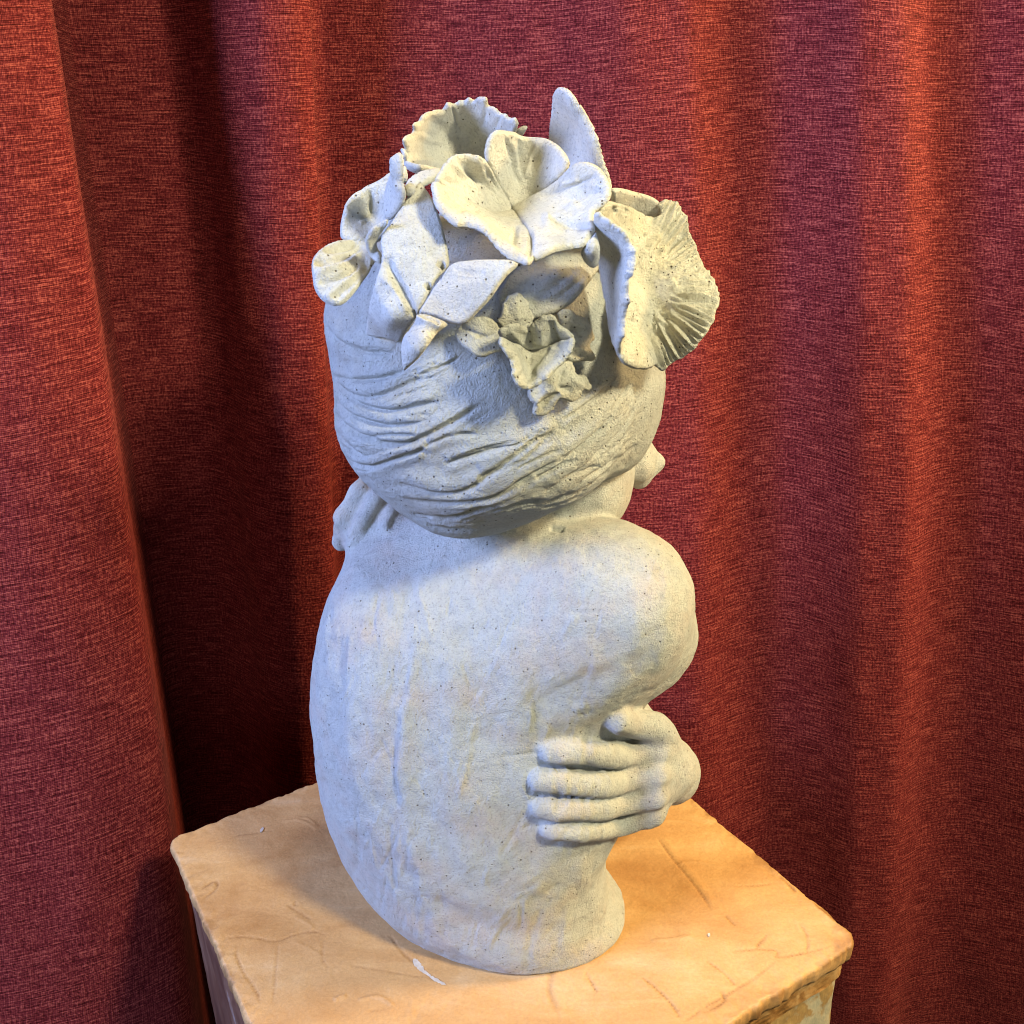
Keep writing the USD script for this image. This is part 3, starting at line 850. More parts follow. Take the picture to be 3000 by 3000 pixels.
# fingertips of the other hand on the far shoulder
for pts, rad, Y in (([(200, 740), (290, 560), (400, 380), (480, 280)], 0.0105, 0.645), ([(350, 740), (430, 600), (520, 430), (600, 330)], 0.0085, 0.632), ([(600, 650), (640, 540), (700, 430)], 0.0070, 0.628)):
    c = []
    for p in pts:
        q = px([p], G7)[0]
        h = body.hit(q)
        c.append(h + rays(q)[0] * 0.0005 if h is not None else at(q[0] + 14, q[1], 0.69))
    body.chain(np.array(c), [rad * 0.75] * len(c), 0.005, 0.004)
body.add(lambda X, Y, Z: Z - 0.9965, (-0.3, 0.3, 0.9), (0.3, 0.9, 0.9965), 0.0015, cut=True)

bs = []
spine = [(790, 1080), (768, 1160), (752, 1240), (742, 1320), (735, 1400), (735, 1480), (742, 1560), (760, 1640), (790, 1700)]
sline = smooth_line(np.array(spine, float), 8)
for k in range(26):                                             # the spine: a broken groove with a pinched ridge beside it
    i = rng.integers(0, len(sline) - 14)
    seg = sline[i:i + rng.integers(10, 26)]
    off, wd, ht = [(0, 15, -0.0009), (28, 14, 0.0008), (-34, 18, 0.0006)][k % 3]
    HSEG = seg + [off + rng.normal(0, 7), 0] + np.cumsum(rng.normal(0, 0.7, seg.shape), 0)
    bs.append((HSEG, wd * rng.uniform(0.6, 1.25), ht * rng.uniform(0.7, 1.6)))
for k in range(18):                                             # rough pinched marks along the spine
    t = rng.uniform(0.1, 0.95) * (len(spine) - 1)
    i = int(t)
    c = np.array(spine[i]) * (1 - t + i) + np.array(spine[min(i + 1, len(spine) - 1)]) * (t - i) + rng.normal(6, 20, 2)
    bs.append((np.array([c - [rng.normal(0, 4), 12], c, c + [rng.normal(0, 4), rng.uniform(8, 26)]]), rng.uniform(4, 9), rng.choice([-1, 1]) * rng.uniform(0.0003, 0.0008)))
bs.append((np.array([(870, 1180), (900, 1260), (915, 1340), (905, 1420)]), 34, -0.0026))   # beside the shoulder blade
bs.append((np.array([(1000, 1340), (1080, 1300), (1160, 1270), (1240, 1240)]), 22, -0.0020))
bs.append((np.array([(1010, 1380), (1100, 1350), (1180, 1330)]), 20, 0.0010))
bs.append((px([(430, 700), (480, 610), (560, 480), (620, 400)], G7), 5, -0.0022))
bs.append((px([(620, 650), (660, 560), (720, 470)], G7), 5, -0.0020))
bs.append((px([(230, 760), (300, 730), (350, 690)], G7), 4, -0.0010))
bs.append((px([(540, 1150), (600, 1160), (650, 1165)], F6), 4, -0.003))
bs.append((px([(1060, 600), (1150, 610), (1200, 640)], H8), 4, -0.0010))
for _ in range(150):                                            # tool scrapes running down the back
    c = np.array([rng.uniform(600, 1130), rng.uniform(1120, 1780)])
    t = math.radians(rng.normal(95, 16)) if c[0] < 900 else math.radians(rng.normal(120, 30))
    L = rng.uniform(14, 60)
    dirv = np.array([math.cos(t), math.sin(t)])
    bs.append((np.array([c - dirv * L, c + rng.normal(0, 2, 2), c + dirv * L]), rng.uniform(2.5, 8), rng.choice([-1, -1, 1]) * rng.uniform(0.0003, 0.0010)))
for _ in range(90):                                             # small nicks
    c = np.array([rng.uniform(600, 1290), rng.uniform(1040, 1800)])
    t = rng.uniform(0, math.pi)
    L = rng.uniform(2, 7)
    dirv = np.array([math.cos(t), math.sin(t)])
    bs.append((np.array([c - dirv * L, c, c + dirv * L]), rng.uniform(1.4, 2.4), -rng.uniform(0.0003, 0.0009)))

for pts, w, h in (([(640, 1200), (625, 1320), (630, 1450)], 30, -0.0022), ([(680, 1180), (665, 1320), (668, 1460), (690, 1600)], 22, 0.0018), ([(810, 1210), (800, 1330), (800, 1480), (815, 1600)], 26, -0.0018),
                  ([(860, 1240), (850, 1380), (860, 1540), (890, 1680)], 24, 0.0014), ([(960, 1180), (985, 1290), (975, 1400)], 30, 0.0016), ([(930, 1440), (960, 1560), (1010, 1650)], 36, -0.0020),
                  ([(820, 1700), (920, 1755), (1040, 1770), (1130, 1745)], 20, -0.0016), ([(780, 1650), (880, 1700), (1000, 1715)], 18, 0.0012), ([(1080, 1620), (1110, 1680), (1140, 1740)], 18, 0.0014),
                  ([(1120, 1225), (1190, 1215), (1260, 1190)], 22, -0.0012), ([(1090, 1030), (1160, 1060), (1230, 1080)], 30, -0.0010)):
    bs.append((np.array(pts, float), w, h))

def body_rough(v, n):
    st = v * [1, 1, 0.45]
    d = 0.0046 * fb(v, 0.042, 3, 1) + 0.0018 * fb(st, 0.012, 3, 2) + 0.0005 * fb(v, 0.004, 2, 3)
    return d * np.clip((v[:, 2] - 0.999) / 0.004, 0, 1)

v, f = body.mesh(1)
v = relief(v, f, bs, body_rough)
v[:, 2] = np.maximum(v[:, 2], 0.9962)
foot = np.clip((1.0026 - v[:, 2]) / 0.004, 0, 1) * (0.0012 + 0.0026 * meshkit.fbm(v * 130, 2, 77))     # rough undercut foot
out = v[:, :2] - [-0.03, 0.597]
v[:, :2] -= out / np.maximum(np.linalg.norm(out, axis=1, keepdims=True), 1e-6) * foot[:, None]
BODY_V = v
put(SC, 'body', (v, f), CLAY)

# ---- hair: a swept, banded mass
hair = Clay((-0.15, 0.44, 1.27), (0.16, 0.80, 1.56), 0.0026)
hair.ball(at(928, 715, 0.612), (0.098, 0.105, 0.082), 0.01)
hair.ball(at(898, 812, 0.600), (0.078, 0.076, 0.045), 0.03)
hair.ball(at(878, 905, 0.592), (0.034, 0.045, 0.025), 0.03)
hair.ball(at(1155, 730, 0.630), (0.033, 0.056, 0.056), 0.02)
hair.ball(at(908, 570, 0.615), (0.094, 0.085, 0.052), 0.03)
hair.ball(at(890, 478, 0.592), (0.042, 0.032, 0.021), 0.012)  # lump added under the large flower to block light from behind
HS = []
def hs(pts, crop, w=5, h=-0.0026):
    p = px(pts, crop)
    HS.append((p, w * 0.9, h * 0.85))
    HS.append((p + [w * 0.6, -w * 2.6], w * 2.4, -h * 0.7))
    HS.append((p + [-w * 0.5, w * 2.6], w * 2.2, -h * 0.4))
hs([(160, 720), (200, 820), (300, 920), (420, 960), (520, 990), (640, 985), (760, 1000)], D)
hs([(210, 1180), (300, 1210), (420, 1230), (600, 1225), (720, 1200), (850, 1150)], D)
hs([(960, 1190), (1100, 1140), (1300, 1050)], D, 3)
hs([(230, 1190), (290, 1270), (380, 1330), (480, 1370), (570, 1385), (680, 1360), (760, 1320), (900, 1250), (1100, 1170)], D, 6, -0.0034)
hs([(300, 1300), (400, 1390), (520, 1450), (640, 1485), (760, 1500), (880, 1475), (1000, 1445), (1150, 1420)], D, 5, -0.0036)
hs([(270, 1370), (350, 1480), (480, 1560), (600, 1600), (720, 1620), (860, 1615), (1000, 1600)], D, 5, -0.0026)
hs([(240, 1500), (330, 1600), (430, 1680), (560, 1740), (680, 1775), (800, 1790), (920, 1770), (1050, 1710), (1180, 1640), (1300, 1570), (1420, 1500), (1500, 1440)], D, 6, -0.0036)
hs([(440, 1700), (560, 1720), (700, 1690), (860, 1690), (960, 1700)], D, 4, -0.002)
hs([(250, 1650), (330, 1760), (430, 1850), (520, 1900)], D, 5, -0.0025)
hs([(720, 1925), (800, 1885), (900, 1860), (960, 1840), (1030, 1800)], D, 4, -0.003)
hs([(0, 1640), (200, 1560), (340, 1540), (450, 1560)], E5, 4, -0.0018)
hs([(450, 1932), (600, 1800), (760, 1720), (880, 1640), (1020, 1560), (1110, 1520)], E5, 6, -0.0034)
hs([(150, 1820), (300, 1760), (500, 1700), (700, 1650), (820, 1620)], E5, 5, -0.0026)
hs([(930, 1932), (1100, 1830), (1250, 1720), (1400, 1590), (1500, 1480), (1600, 1330), (1700, 1200), (1760, 1100)], E5, 6, -0.0036)
hs([(740, 1840), (900, 1780), (1050, 1700), (1170, 1670)], E5, 5, -0.003)
hs([(1100, 1932), (1300, 1850), (1450, 1720), (1600, 1600), (1700, 1480), (1800, 1300)], E5, 5, -0.003)
hs([(1180, 1430), (1350, 1320), (1480, 1220), (1600, 1130), (1680, 1050)], E5, 4, -0.0024)
hs([(1500, 1460), (1620, 1360), (1720, 1240), (1800, 1100)], E5, 4, -0.0022)
hs([(0, 770), (150, 700), (300, 640), (420, 570), (560, 430)], F6, 6, -0.0034)
hs([(0, 940), (100, 900), (220, 850), (280, 800), (400, 740), (520, 650), (620, 600), (740, 550), (850, 450), (980, 350), (1100, 200)], F6, 6, -0.0042)
hs([(330, 830), (480, 730), (600, 670), (740, 610)], F6, 5, -0.003)
hs([(490, 890), (600, 800), (700, 740), (800, 690), (900, 660)], F6, 5, -0.003)
hs([(590, 920), (700, 850), (800, 750), (900, 710), (1000, 650), (1080, 580)], F6, 5, -0.0032)
hs([(0, 1000), (200, 980), (350, 945), (500, 950), (620, 920), (760, 860), (860, 800), (1000, 700), (1100, 590), (1200, 520)], F6, 5, -0.003)
hs([(310, 130), (480, 180), (600, 130), (780, 80), (900, 30)], G7, 4, -0.0026)
hs([(650, 300), (800, 330), (1000, 370), (1200, 350), (1330, 260), (1500, 120), (1650, 10)], G7, 6, -0.0040)
hs([(700, 400), (900, 430), (1100, 430), (1300, 410), (1450, 370), (1600, 240), (1900, 110)], G7, 6, -0.0036)
hs([(800, 530), (950, 540), (1100, 540), (1250, 480), (1450, 430), (1600, 350)], G7, 5, -0.0028)
hs([(900, 600), (1050, 640), (1300, 650)], G7, 4, -0.0024)
lines = [s for s in HS if s[2] < 0]
for _ in range(190):                                             # finer strands beside the main ones
    s = lines[rng.integers(len(lines))]
    p = smooth_line(s[0], 6)
    a = rng.integers(0, max(1, len(p) - 8))
    b = min(len(p), a + rng.integers(24, 80))
    seg = p[a:b]
    if len(seg) < 4:
        continue
    HS.append((seg + rng.normal(0, 11, 2) + rng.normal(0, 0.8, seg.shape), rng.uniform(1.6, 3.0), -rng.uniform(0.0003, 0.0009)))

def hair_rough(v, n):
    q = v - [-0.01, 0.61, 1.40]
    ang = np.arctan2(q[:, 1], q[:, 0])
    far = np.clip((q[:, 1] - 0.0) / 0.03, 0, 1)                  # the unseen side carries the same bands
    band = np.sin((q[:, 2] + 0.03 * np.sin(ang * 2)) * 420 + 3 * fb(v, 0.03, 2, 6)) * 0.0014 * far
    return band + 0.0030 * fb(v, 0.03, 2, 11) + 0.0008 * fb(v, 0.008, 3, 12) + 0.0006 * fb(v, 0.003, 2, 13)

v, f = hair.mesh(2)
v = relief(v, f, HS, hair_rough)
put(SC, 'hair', (v, f), CLAY_HAIR)

# ---- flowers and leaves
def flower(name, label):
    p = path(SC, name)
    tag(UsdGeom.Xform.Define(stage, p), label=label)
    return p

def piece(parent, name, mat, label=None, **kw):
    kw.setdefault('near', hair)
    kw['thick'] = kw.get('thick', 0.006) * 0.62
    v, f = sheet(**kw)
    return put(parent, name, (v, f), mat, label=label)


# broad leaf lying on the hair under the big flower
piece(SC, 'leaf', CLAY_HAIR, 'broad leaf lying flat on the hair beneath the large flower', outline=[(780, 90), (900, 60), (1100, -20), (1300, -60), (1440, -20), (1500, 60), (1505, 110), (1430, 210), (1340, 330), (1230, 450), (1000, 540), (800, 560), (600, 420), (640, 260)], crop=E5,
      depths=[(800, 150, 'h', .006), (1100, 60, 'h', .008), (1450, 60, 'h', .012), (1300, 330, 'h', .010), (1000, 480, 'h', .007), (700, 400, 'h', .005), (1050, 260, 'h', .009)],
      strokes=[([(900, 420), (1100, 280), (1300, 120)], 8, -0.0012), ([(1000, 470), (1200, 330), (1350, 190)], 5, -0.0008)], seed=3, thick=0.007)

# ruffled shell-like bloom at the back
fl = flower('ruffled_bloom', 'upright ruffled bloom at the back of the crown with a torn rim')
piece(fl, 'petal', CLAY_PETAL, outline=[(970, 630), (1010, 580), (1075, 555), (1065, 500), (1090, 470), (1130, 470), (1150, 420), (1175, 390), (1285, 350), (1330, 355), (1345, 310), (1380, 290), (1415, 312), (1445, 310), (1460, 278), (1520, 282), (1560, 245), (1590, 285), (1620, 260), (1640, 245), (1715, 245), (1720, 335), (1750, 330), (1800, 345), (1840, 400), (1880, 385), (1905, 430), (1940, 430), (1965, 420), (1990, 480), (1970, 530), (1900, 700), (1800, 950), (1500, 1050), (1300, 960), (1110, 915), (1060, 900), (990, 850), (985, 780), (1010, 730)], crop=A, soft=1, jag=2.2, jagf=9,
      depths=[(970, 630, .600), (1180, 390, .625), (1560, 245, .640), (1900, 430, .622), (1500, 620, .668), (1250, 640, .650), (1750, 650, .655), (1100, 900, .618), (1400, 980, .640), (1800, 950, .640)],
      strokes=[([(1400, 300), (1420, 380), (1440, 450), (1470, 530)], 2.4, -.0018), ([(1720, 330), (1710, 400), (1690, 500)], 4, -.0012), ([(1850, 400), (1800, 520)], 3, -.001), ([(1180, 420), (1300, 520), (1420, 600)], 12, -.0014), ([(1090, 560), (1180, 620), (1300, 660)], 6, .001), ([(1010, 780), (1200, 830), (1450, 870)], 8, .0018)], seed=5, thick=0.0055)
piece(fl, 'petal', CLAY_PETAL, outline=[(985, 790), (1040, 815), (1120, 840), (1250, 860), (1330, 885), (1200, 900), (1110, 918), (1050, 895), (1000, 865)], crop=A, depths=[(985, 790, .602), (1120, 870, .596), (1330, 885, .606), (1110, 918, .606), (1050, 850, .598)], seed=6, thick=0.005)
piece(fl, 'petal', CLAY_PETAL, outline=[(915, 545), (950, 520), (985, 500), (1025, 500), (1028, 515), (1000, 560), (990, 585), (940, 575)], crop=B, depths=[(915, 545, .632), (1025, 500, .628), (990, 585, .634), (960, 540, .630)], seed=7, thick=0.004, soft=1, step=2)

# tall pointed leaf
piece(SC, 'leaf', CLAY_PETAL, 'tall pointed leaf standing up at the back right of the crown', soft=1, outline=[(1200, 720), (1215, 610), (1222, 480), (1245, 330), (1253, 230), (1275, 180), (1300, 163), (1330, 163), (1380, 188), (1430, 250), (1530, 390), (1610, 540), (1650, 650), (1690, 800), (1740, 960), (1760, 1060), (1720, 1120), (1680, 1300), (1450, 1330), (1330, 1150), (1260, 900)], crop=B,
      depths=[(1215, 610, .655), (1300, 170, .628), (1430, 250, .612), (1400, 500, .640), (1620, 560, .606), (1745, 1000, .600), (1450, 850, .634), (1600, 850, .618), (1500, 1300, .612)], seed=9, thick=0.0075,
      strokes=[([(1400, 270), (1520, 430), (1590, 580), (1650, 760), (1700, 900)], 4, 0.0016)])

# petals seen edge-on behind the shell
fl = flower('folded_bloom', 'folded bloom at the right of the crown with a deeply ribbed fan')
piece(fl, 'petal', CLAY_PETAL, 'smooth back wall of the folded bloom', outline=[(855, 170), (880, 148), (960, 152), (1080, 188), (1200, 218), (1275, 262), (1315, 320), (1300, 385), (1240, 420), (1150, 460), (1000, 420), (860, 320)], crop=CC, depths=[(860, 160, .590), (1080, 188, .606), (1290, 270, .608), (1300, 370, .606), (1000, 380, .612), (1150, 430, .612)], seed=10, thick=0.0065)
rim = [(1260, 300), (1300, 260), (1340, 245), (1380, 262), (1440, 270), (1480, 310), (1475, 350), (1500, 375), (1530, 390), (1540, 430), (1530, 520), (1560, 570), (1580, 610), (1612, 660), (1620, 740), (1660, 800), (1680, 860), (1728, 880), (1730, 920), (1768, 935), (1775, 1000), (1800, 1040), (1812, 1100), (1800, 1180), (1772, 1240), (1768, 1310), (1722, 1360), (1700, 1420), (1640, 1480), (1600, 1550), (1530, 1600), (1480, 1640), (1420, 1660), (1372, 1690), (1350, 1722), (1310, 1755)]
hub = np.array([1060, 1010.0])
ribs = []
rr = resample(np.array(rim, float), 58, closed=False)
for i, p in enumerate(rr):
    t = rng.uniform(0.40, 0.62)
    q0 = p + (hub - p) * t
    ribs.append(([tuple(p * 1.0), tuple((p + q0) / 2 + rng.normal(0, 8, 2)), tuple(q0)], 4.4, -0.0046))
    if i + 1 < len(rr):
        p2 = (p + rr[i + 1]) / 2
        q1 = p2 + (hub - p2) * t
        ribs.append(([tuple(p2), tuple((p2 + q1) / 2), tuple(q1)], 5.0, 0.0028))
ribs += [([(860, 340), (960, 480), (1060, 620)], 6, -0.001), ([(1240, 1200), (1300, 1400), (1350, 1560)], 8, 0.0015)]
piece(fl, 'petal', CLAY_ROUGH, 'ribbed fan of the folded bloom facing right', outline=[(770, 300), (850, 262), (880, 268), (950, 295), (1040, 308), (1100, 360), (1180, 392), (1260, 400), (1300, 385), (1310, 350), (1270, 300)] + rim + [(1275, 1700), (1240, 1690), (1200, 1730), (1100, 1732), (1020, 1712), (950, 1660), (930, 1560), (945, 1490), (930, 1300), (900, 900), (860, 640), (800, 480), (740, 380)], crop=CC, soft=1, jag=2.0, jagf=8,
      depths=[(800, 300, .535), (900, 480, .556), (1100, 370, .588), (1300, 380, .598), (1380, 265, .610), (1530, 400, .606), (1620, 740, .590), (1300, 620, .592), (1100, 700, .574), (1150, 1000, .574), (1350, 1000, .568), (1590, 1000, .562), (1790, 1100, .556), (1700, 1420, .535), (1450, 1350, .545), (1200, 1300, .560), (1010, 1200, .540), (1300, 1750, .540), (1050, 1720, .515), (950, 1600, .505), (930, 1300, .535), (880, 900, .560), (1150, 1550, .535)],
      strokes=ribs + [([(850, 340), (868, 338), (888, 342)], 4.5, -0.006), ([(948, 346), (965, 348), (985, 350)], 4, -0.005), ([(1120, 575), (1135, 572), (1150, 570)], 3, -0.003)], seed=12, thick=0.0065, step=2.6, rough=0.0009)
piece(fl, 'petal', CLAY_PETAL, 'tall folded side wall of the ribbed bloom', outline=[(715, 380), (742, 355), (790, 400), (850, 440), (900, 478), (950, 510), (1000, 560), (1035, 630), (1075, 680), (1080, 800), (1060, 900), (1022, 950), (1022, 1020), (1010, 1080), (1030, 1130), (1005, 1200), (985, 1350), (985, 1430), (945, 1500), (942, 1580), (965, 1670), (920, 1610), (870, 1460), (838, 1300), (820, 1150), (790, 1000), (765, 850), (750, 700), (740, 560), (720, 460)], crop=CC, soft=1, jag=2.0, jagf=8,
      depths=[(730, 370, .508), (760, 700, .540), (800, 1050, .538), (850, 1350, .526), (930, 1620, .510), (850, 440, .497), (1000, 560, .494), (1078, 750, .490), (1020, 950, .490), (1010, 1130, .490), (985, 1350, .492), (945, 1500, .496), (900, 800, .520), (900, 1150, .517)],
      strokes=[([(980, 560), (1050, 700), (1050, 860), (1000, 1000), (985, 1200), (960, 1420)], 4, 0.0016)], seed=13, thick=0.006, step=2.4)

# large open flower
fl = flower('large_flower', 'large open flower in the middle of the crown')
piece(fl, 'petal', CLAY_PETAL, outline=[(880, 1240), (840, 1150), (780, 1040), (720, 950), (685, 860), (658, 800), (655, 720), (680, 620), (725, 548), (780, 533), (850, 545), (920, 555), (950, 580), (1010, 598), (1100, 600), (1170, 605), (1215, 622), (1285, 662), (1355, 735), (1392, 800), (1385, 860), (1340, 930), (1260, 1020), (1150, 1120), (1020, 1230)], crop=B,
      depths=[(900, 1200, .578), (800, 1040, .578), (660, 760, .562), (760, 540, .566), (950, 580, .582), (1200, 615, .580), (1390, 810, .562), (1280, 980, .566), (1000, 850, .588), (1100, 800, .588), (880, 750, .583), (1050, 1080, .584)],
      strokes=[([(815, 590), (840, 680), (870, 790), (900, 900), (950, 1020)], 3.5, -.0024), ([(935, 590), (940, 700), (950, 830), (965, 930)], 4, -.0016), ([(1180, 620), (1110, 690), (1050, 760), (1030, 860), (1010, 960)], 9, .0024), ([(870, 620), (900, 760), (920, 860)], 6, .0012)], seed=21, thick=0.0065)
piece(fl, 'petal', CLAY_PETAL, outline=[(900, 1230), (850, 1120), (760, 980), (710, 870), (655, 805), (605, 768), (500, 756), (400, 756), (345, 790), (300, 840), (268, 910), (215, 990), (300, 1060), (440, 1150), (560, 1230), (700, 1300), (850, 1310)], crop=B,
      depths=[(880, 1220, .575), (640, 790, .552), (400, 756, .545), (268, 910, .532), (215, 990, .526), (450, 1140, .548), (700, 1290, .566), (500, 930, .566), (700, 1050, .576), (580, 880, .562)],
      strokes=[([(345, 800), (420, 900), (480, 1000), (560, 1100), (660, 1190)], 7, .0022), ([(260, 960), (400, 1040), (520, 1110)], 6, -.0014), ([(640, 800), (700, 930), (760, 1030), (820, 1110)], 4, -.0020)], seed=22, thick=0.0065)
piece(fl, 'petal', CLAY_PETAL, outline=[(860, 1200), (960, 1180), (1080, 1110), (1200, 1040), (1300, 965), (1370, 880), (1420, 842), (1480, 815), (1560, 815), (1640, 850), (1700, 910), (1740, 1000), (1758, 1080), (1740, 1130), (1700, 1180), (1640, 1225), (1602, 1262), (1612, 1330), (1615, 1400), (1590, 1450), (1545, 1530), (1500, 1556), (1400, 1570), (1250, 1592), (1150, 1645), (1070, 1690), (1030, 1600), (1050, 1450), (960, 1330)], crop=B,
      depths=[(880, 1230, .570), (1200, 1040, .558), (1420, 845, .545), (1560, 815, .540), (1750, 1060, .522), (1610, 1280, .512), (1612, 1400, .500), (1510, 1556, .488), (1250, 1592, .482), (1070, 1690, .478), (1060, 1400, .518), (1300, 1250, .535), (1500, 1080, .540), (1350, 1430, .512)],
      strokes=[([(1650, 930), (1500, 1000), (1350, 1060), (1150, 1150)], 4, -.0018), ([(1690, 1070), (1500, 1150), (1350, 1190)], 6, -.0014), ([(1600, 1390), (1450, 1410), (1320, 1390), (1200, 1350)], 5, -.0026), ([(1500, 1200), (1400, 1300), (1280, 1370), (1150, 1350)], 13, .0026), ([(1500, 960), (1350, 1040)], 8, .0014), ([(1060, 1440), (1070, 1560), (1065, 1650)], 4, -.002)], seed=23, thick=0.0070, back=0.010)
piece(fl, 'petal', CLAY_PETAL, outline=[(205, 985), (185, 1010), (198, 1060), (213, 1160), (250, 1240), (330, 1315), (400, 1370), (470, 1372), (560, 1384), (650, 1432), (720, 1510), (780, 1590), (860, 1655), (950, 1690), (1020, 1712), (1060, 1702), (1095, 1640), (1100, 1500), (1060, 1380), (980, 1290), (900, 1230), (820, 1265), (700, 1255), (560, 1195), (430, 1110), (320, 1035), (240, 985)], crop=B,
      depths=[(205, 985, .520), (213, 1160, .506), (330, 1310, .498), (470, 1372, .494), (650, 1432, .488), (780, 1590, .480), (950, 1690, .474), (1040, 1700, .473), (1080, 1480, .508), (900, 1250, .566), (700, 1270, .552), (430, 1130, .537), (600, 1330, .512), (850, 1450, .512), (300, 1120, .518)],
      strokes=[([(250, 1080), (380, 1180), (480, 1230)], 4, -.0014), ([(440, 1320), (430, 1270), (480, 1240), (600, 1290)], 5, -.0016), ([(920, 1400), (910, 1500), (880, 1580)], 6, -.0014), ([(1060, 1440), (1060, 1560), (1040, 1680)], 4, -.002), ([(250, 1200), (420, 1310), (600, 1350), (740, 1460), (850, 1600), (1000, 1680)], 7, .0012)], seed=24, thick=0.0075, back=0.010)

# small bits between the flowers
piece(SC, 'bud', CLAY_PETAL, 'small rounded bud between the leaf and the large flower', outline=[(1000, 1080), (1005, 1030), (1045, 1008), (1085, 1020), (1082, 1075), (1040, 1120)], crop=A, depths=[(1000, 1080, .545), (1085, 1020, .545), (1045, 1060, .534), (1040, 1120, .55), (1045, 1010, .548)], seed=30, thick=0.008, step=2)
piece(SC, 'petal', CLAY_PETAL, 'rounded petal top behind the leaf tip', outline=[(985, 1060), (1010, 1000), (1060, 945), (1130, 908), (1200, 890), (1320, 875), (1330, 950), (1240, 990), (1150, 1030), (1060, 1090)], crop=A, depths=[(1000, 1040, .565), (1130, 908, .580), (1320, 880, .585), (1200, 1050, .562), (1330, 1080, .566)], seed=31, thick=0.007)
piece(SC, 'petal', CLAY_PETAL, 'short pale stub between the large flower and the folded bloom', outline=[(600, 690), (660, 640), (700, 560), (735, 525), (752, 640), (765, 780), (720, 860), (640, 800)], crop=CC, depths=[(620, 700, .510), (735, 525, .513), (755, 700, .507), (700, 820, .510), (690, 680, .500)], seed=32, thick=0.008)

# flower at the left
fl = flower('left_flower', 'half open flower at the left edge of the crown')
piece(fl, 'petal', CLAY_PETAL, outline=[(440, 1500), (432, 1400), (448, 1300), (480, 1180), (540, 1100), (590, 1068), (620, 1060), (650, 1030), (720, 1000), (800, 960), (880, 890), (960, 960), (950, 1200), (900, 1400), (760, 1520), (660, 1540), (560, 1510)], crop=A,
      depths=[(440, 1450, .560), (480, 1180, .566), (620, 1060, .572), (860, 920, .575), (930, 1200, .560), (700, 1250, .578), (760, 1450, .562), (560, 1490, .556), (560, 1300, .570)],
      strokes=[([(500, 1180), (560, 1250), (640, 1330)], 8, -.0014), ([(480, 1250), (560, 1320), (640, 1380)], 6, .0010), ([(680, 1040), (690, 1150), (710, 1280)], 5, -.0010), ([(590, 1080), (640, 1200), (680, 1300)], 9, .0010), ([(760, 1000), (760, 1150), (750, 1280)], 7, .0008)], seed=41, thick=0.0060)
piece(fl, 'petal', CLAY_PETAL, outline=[(35, 230), (55, 150), (130, 80), (200, 40), (290, 15), (380, 15), (510, -10), (600, 60), (610, 160), (590, 200), (540, 280), (500, 345), (440, 435), (350, 545), (260, 592), (180, 572), (110, 522), (60, 435), (48, 350)], crop=D,
      depths=[(35, 230, .528), (130, 80, .540), (290, 15, .552), (560, 20, .560), (600, 160, .545), (500, 345, .528), (350, 545, .514), (180, 570, .514), (60, 435, .520), (280, 260, .528), (420, 150, .545)],
      strokes=[([(60, 225), (180, 238), (290, 215), (390, 150), (480, 80)], 7, -.0036), ([(140, 110), (240, 125), (340, 100), (430, 50)], 6, -.0026), ([(60, 340), (200, 280), (330, 210), (470, 120)], 9, .0026), ([(230, 540), (340, 430), (450, 330), (550, 230)], 9, -.0028), ([(110, 400), (230, 385), (350, 330), (450, 250)], 4, -.0018), ([(160, 540), (280, 460), (400, 360), (510, 250)], 8, .0020)], seed=42, thick=0.0075)
piece(fl, 'petal', CLAY_PETAL, 'narrow upright petal seen edge-on', outline=[(822, 1180), (830, 1060), (868, 960), (876, 850), (900, 775), (940, 728), (975, 735), (985, 860), (990, 1000), (1003, 1060), (995, 1150), (940, 1260), (860, 1330), (826, 1320)], crop=A,
      depths=[(830, 1100, .560), (850, 1290, .548), (900, 800, .545), (950, 735, .537), (980, 900, .531), (990, 1080, .531), (910, 1000, .548), (950, 1200, .536)],
      strokes=[([(930, 760), (945, 880), (965, 1000), (980, 1080)], 4, .0022), ([(880, 880), (905, 990), (950, 1080)], 3, -.0012)], seed=43, thick=0.007)
piece(fl, 'petal', CLAY_PETAL, outline=[(955, 712), (975, 705), (1010, 725), (1018, 800), (1000, 820), (980, 760)], crop=A, depths=[(955, 712, .575), (1010, 725, .575), (1000, 815, .575), (985, 760, .570)], seed=44, thick=0.005, step=2)
piece(fl, 'petal', CLAY_PETAL, outline=[(975, 850), (1000, 850), (1018, 900), (1022, 960), (995, 1020), (980, 960)], crop=A, depths=[(975, 850, .578), (1018, 900, .578), (1000, 1010, .575), (995, 930, .572)], seed=45, thick=0.005, step=2)

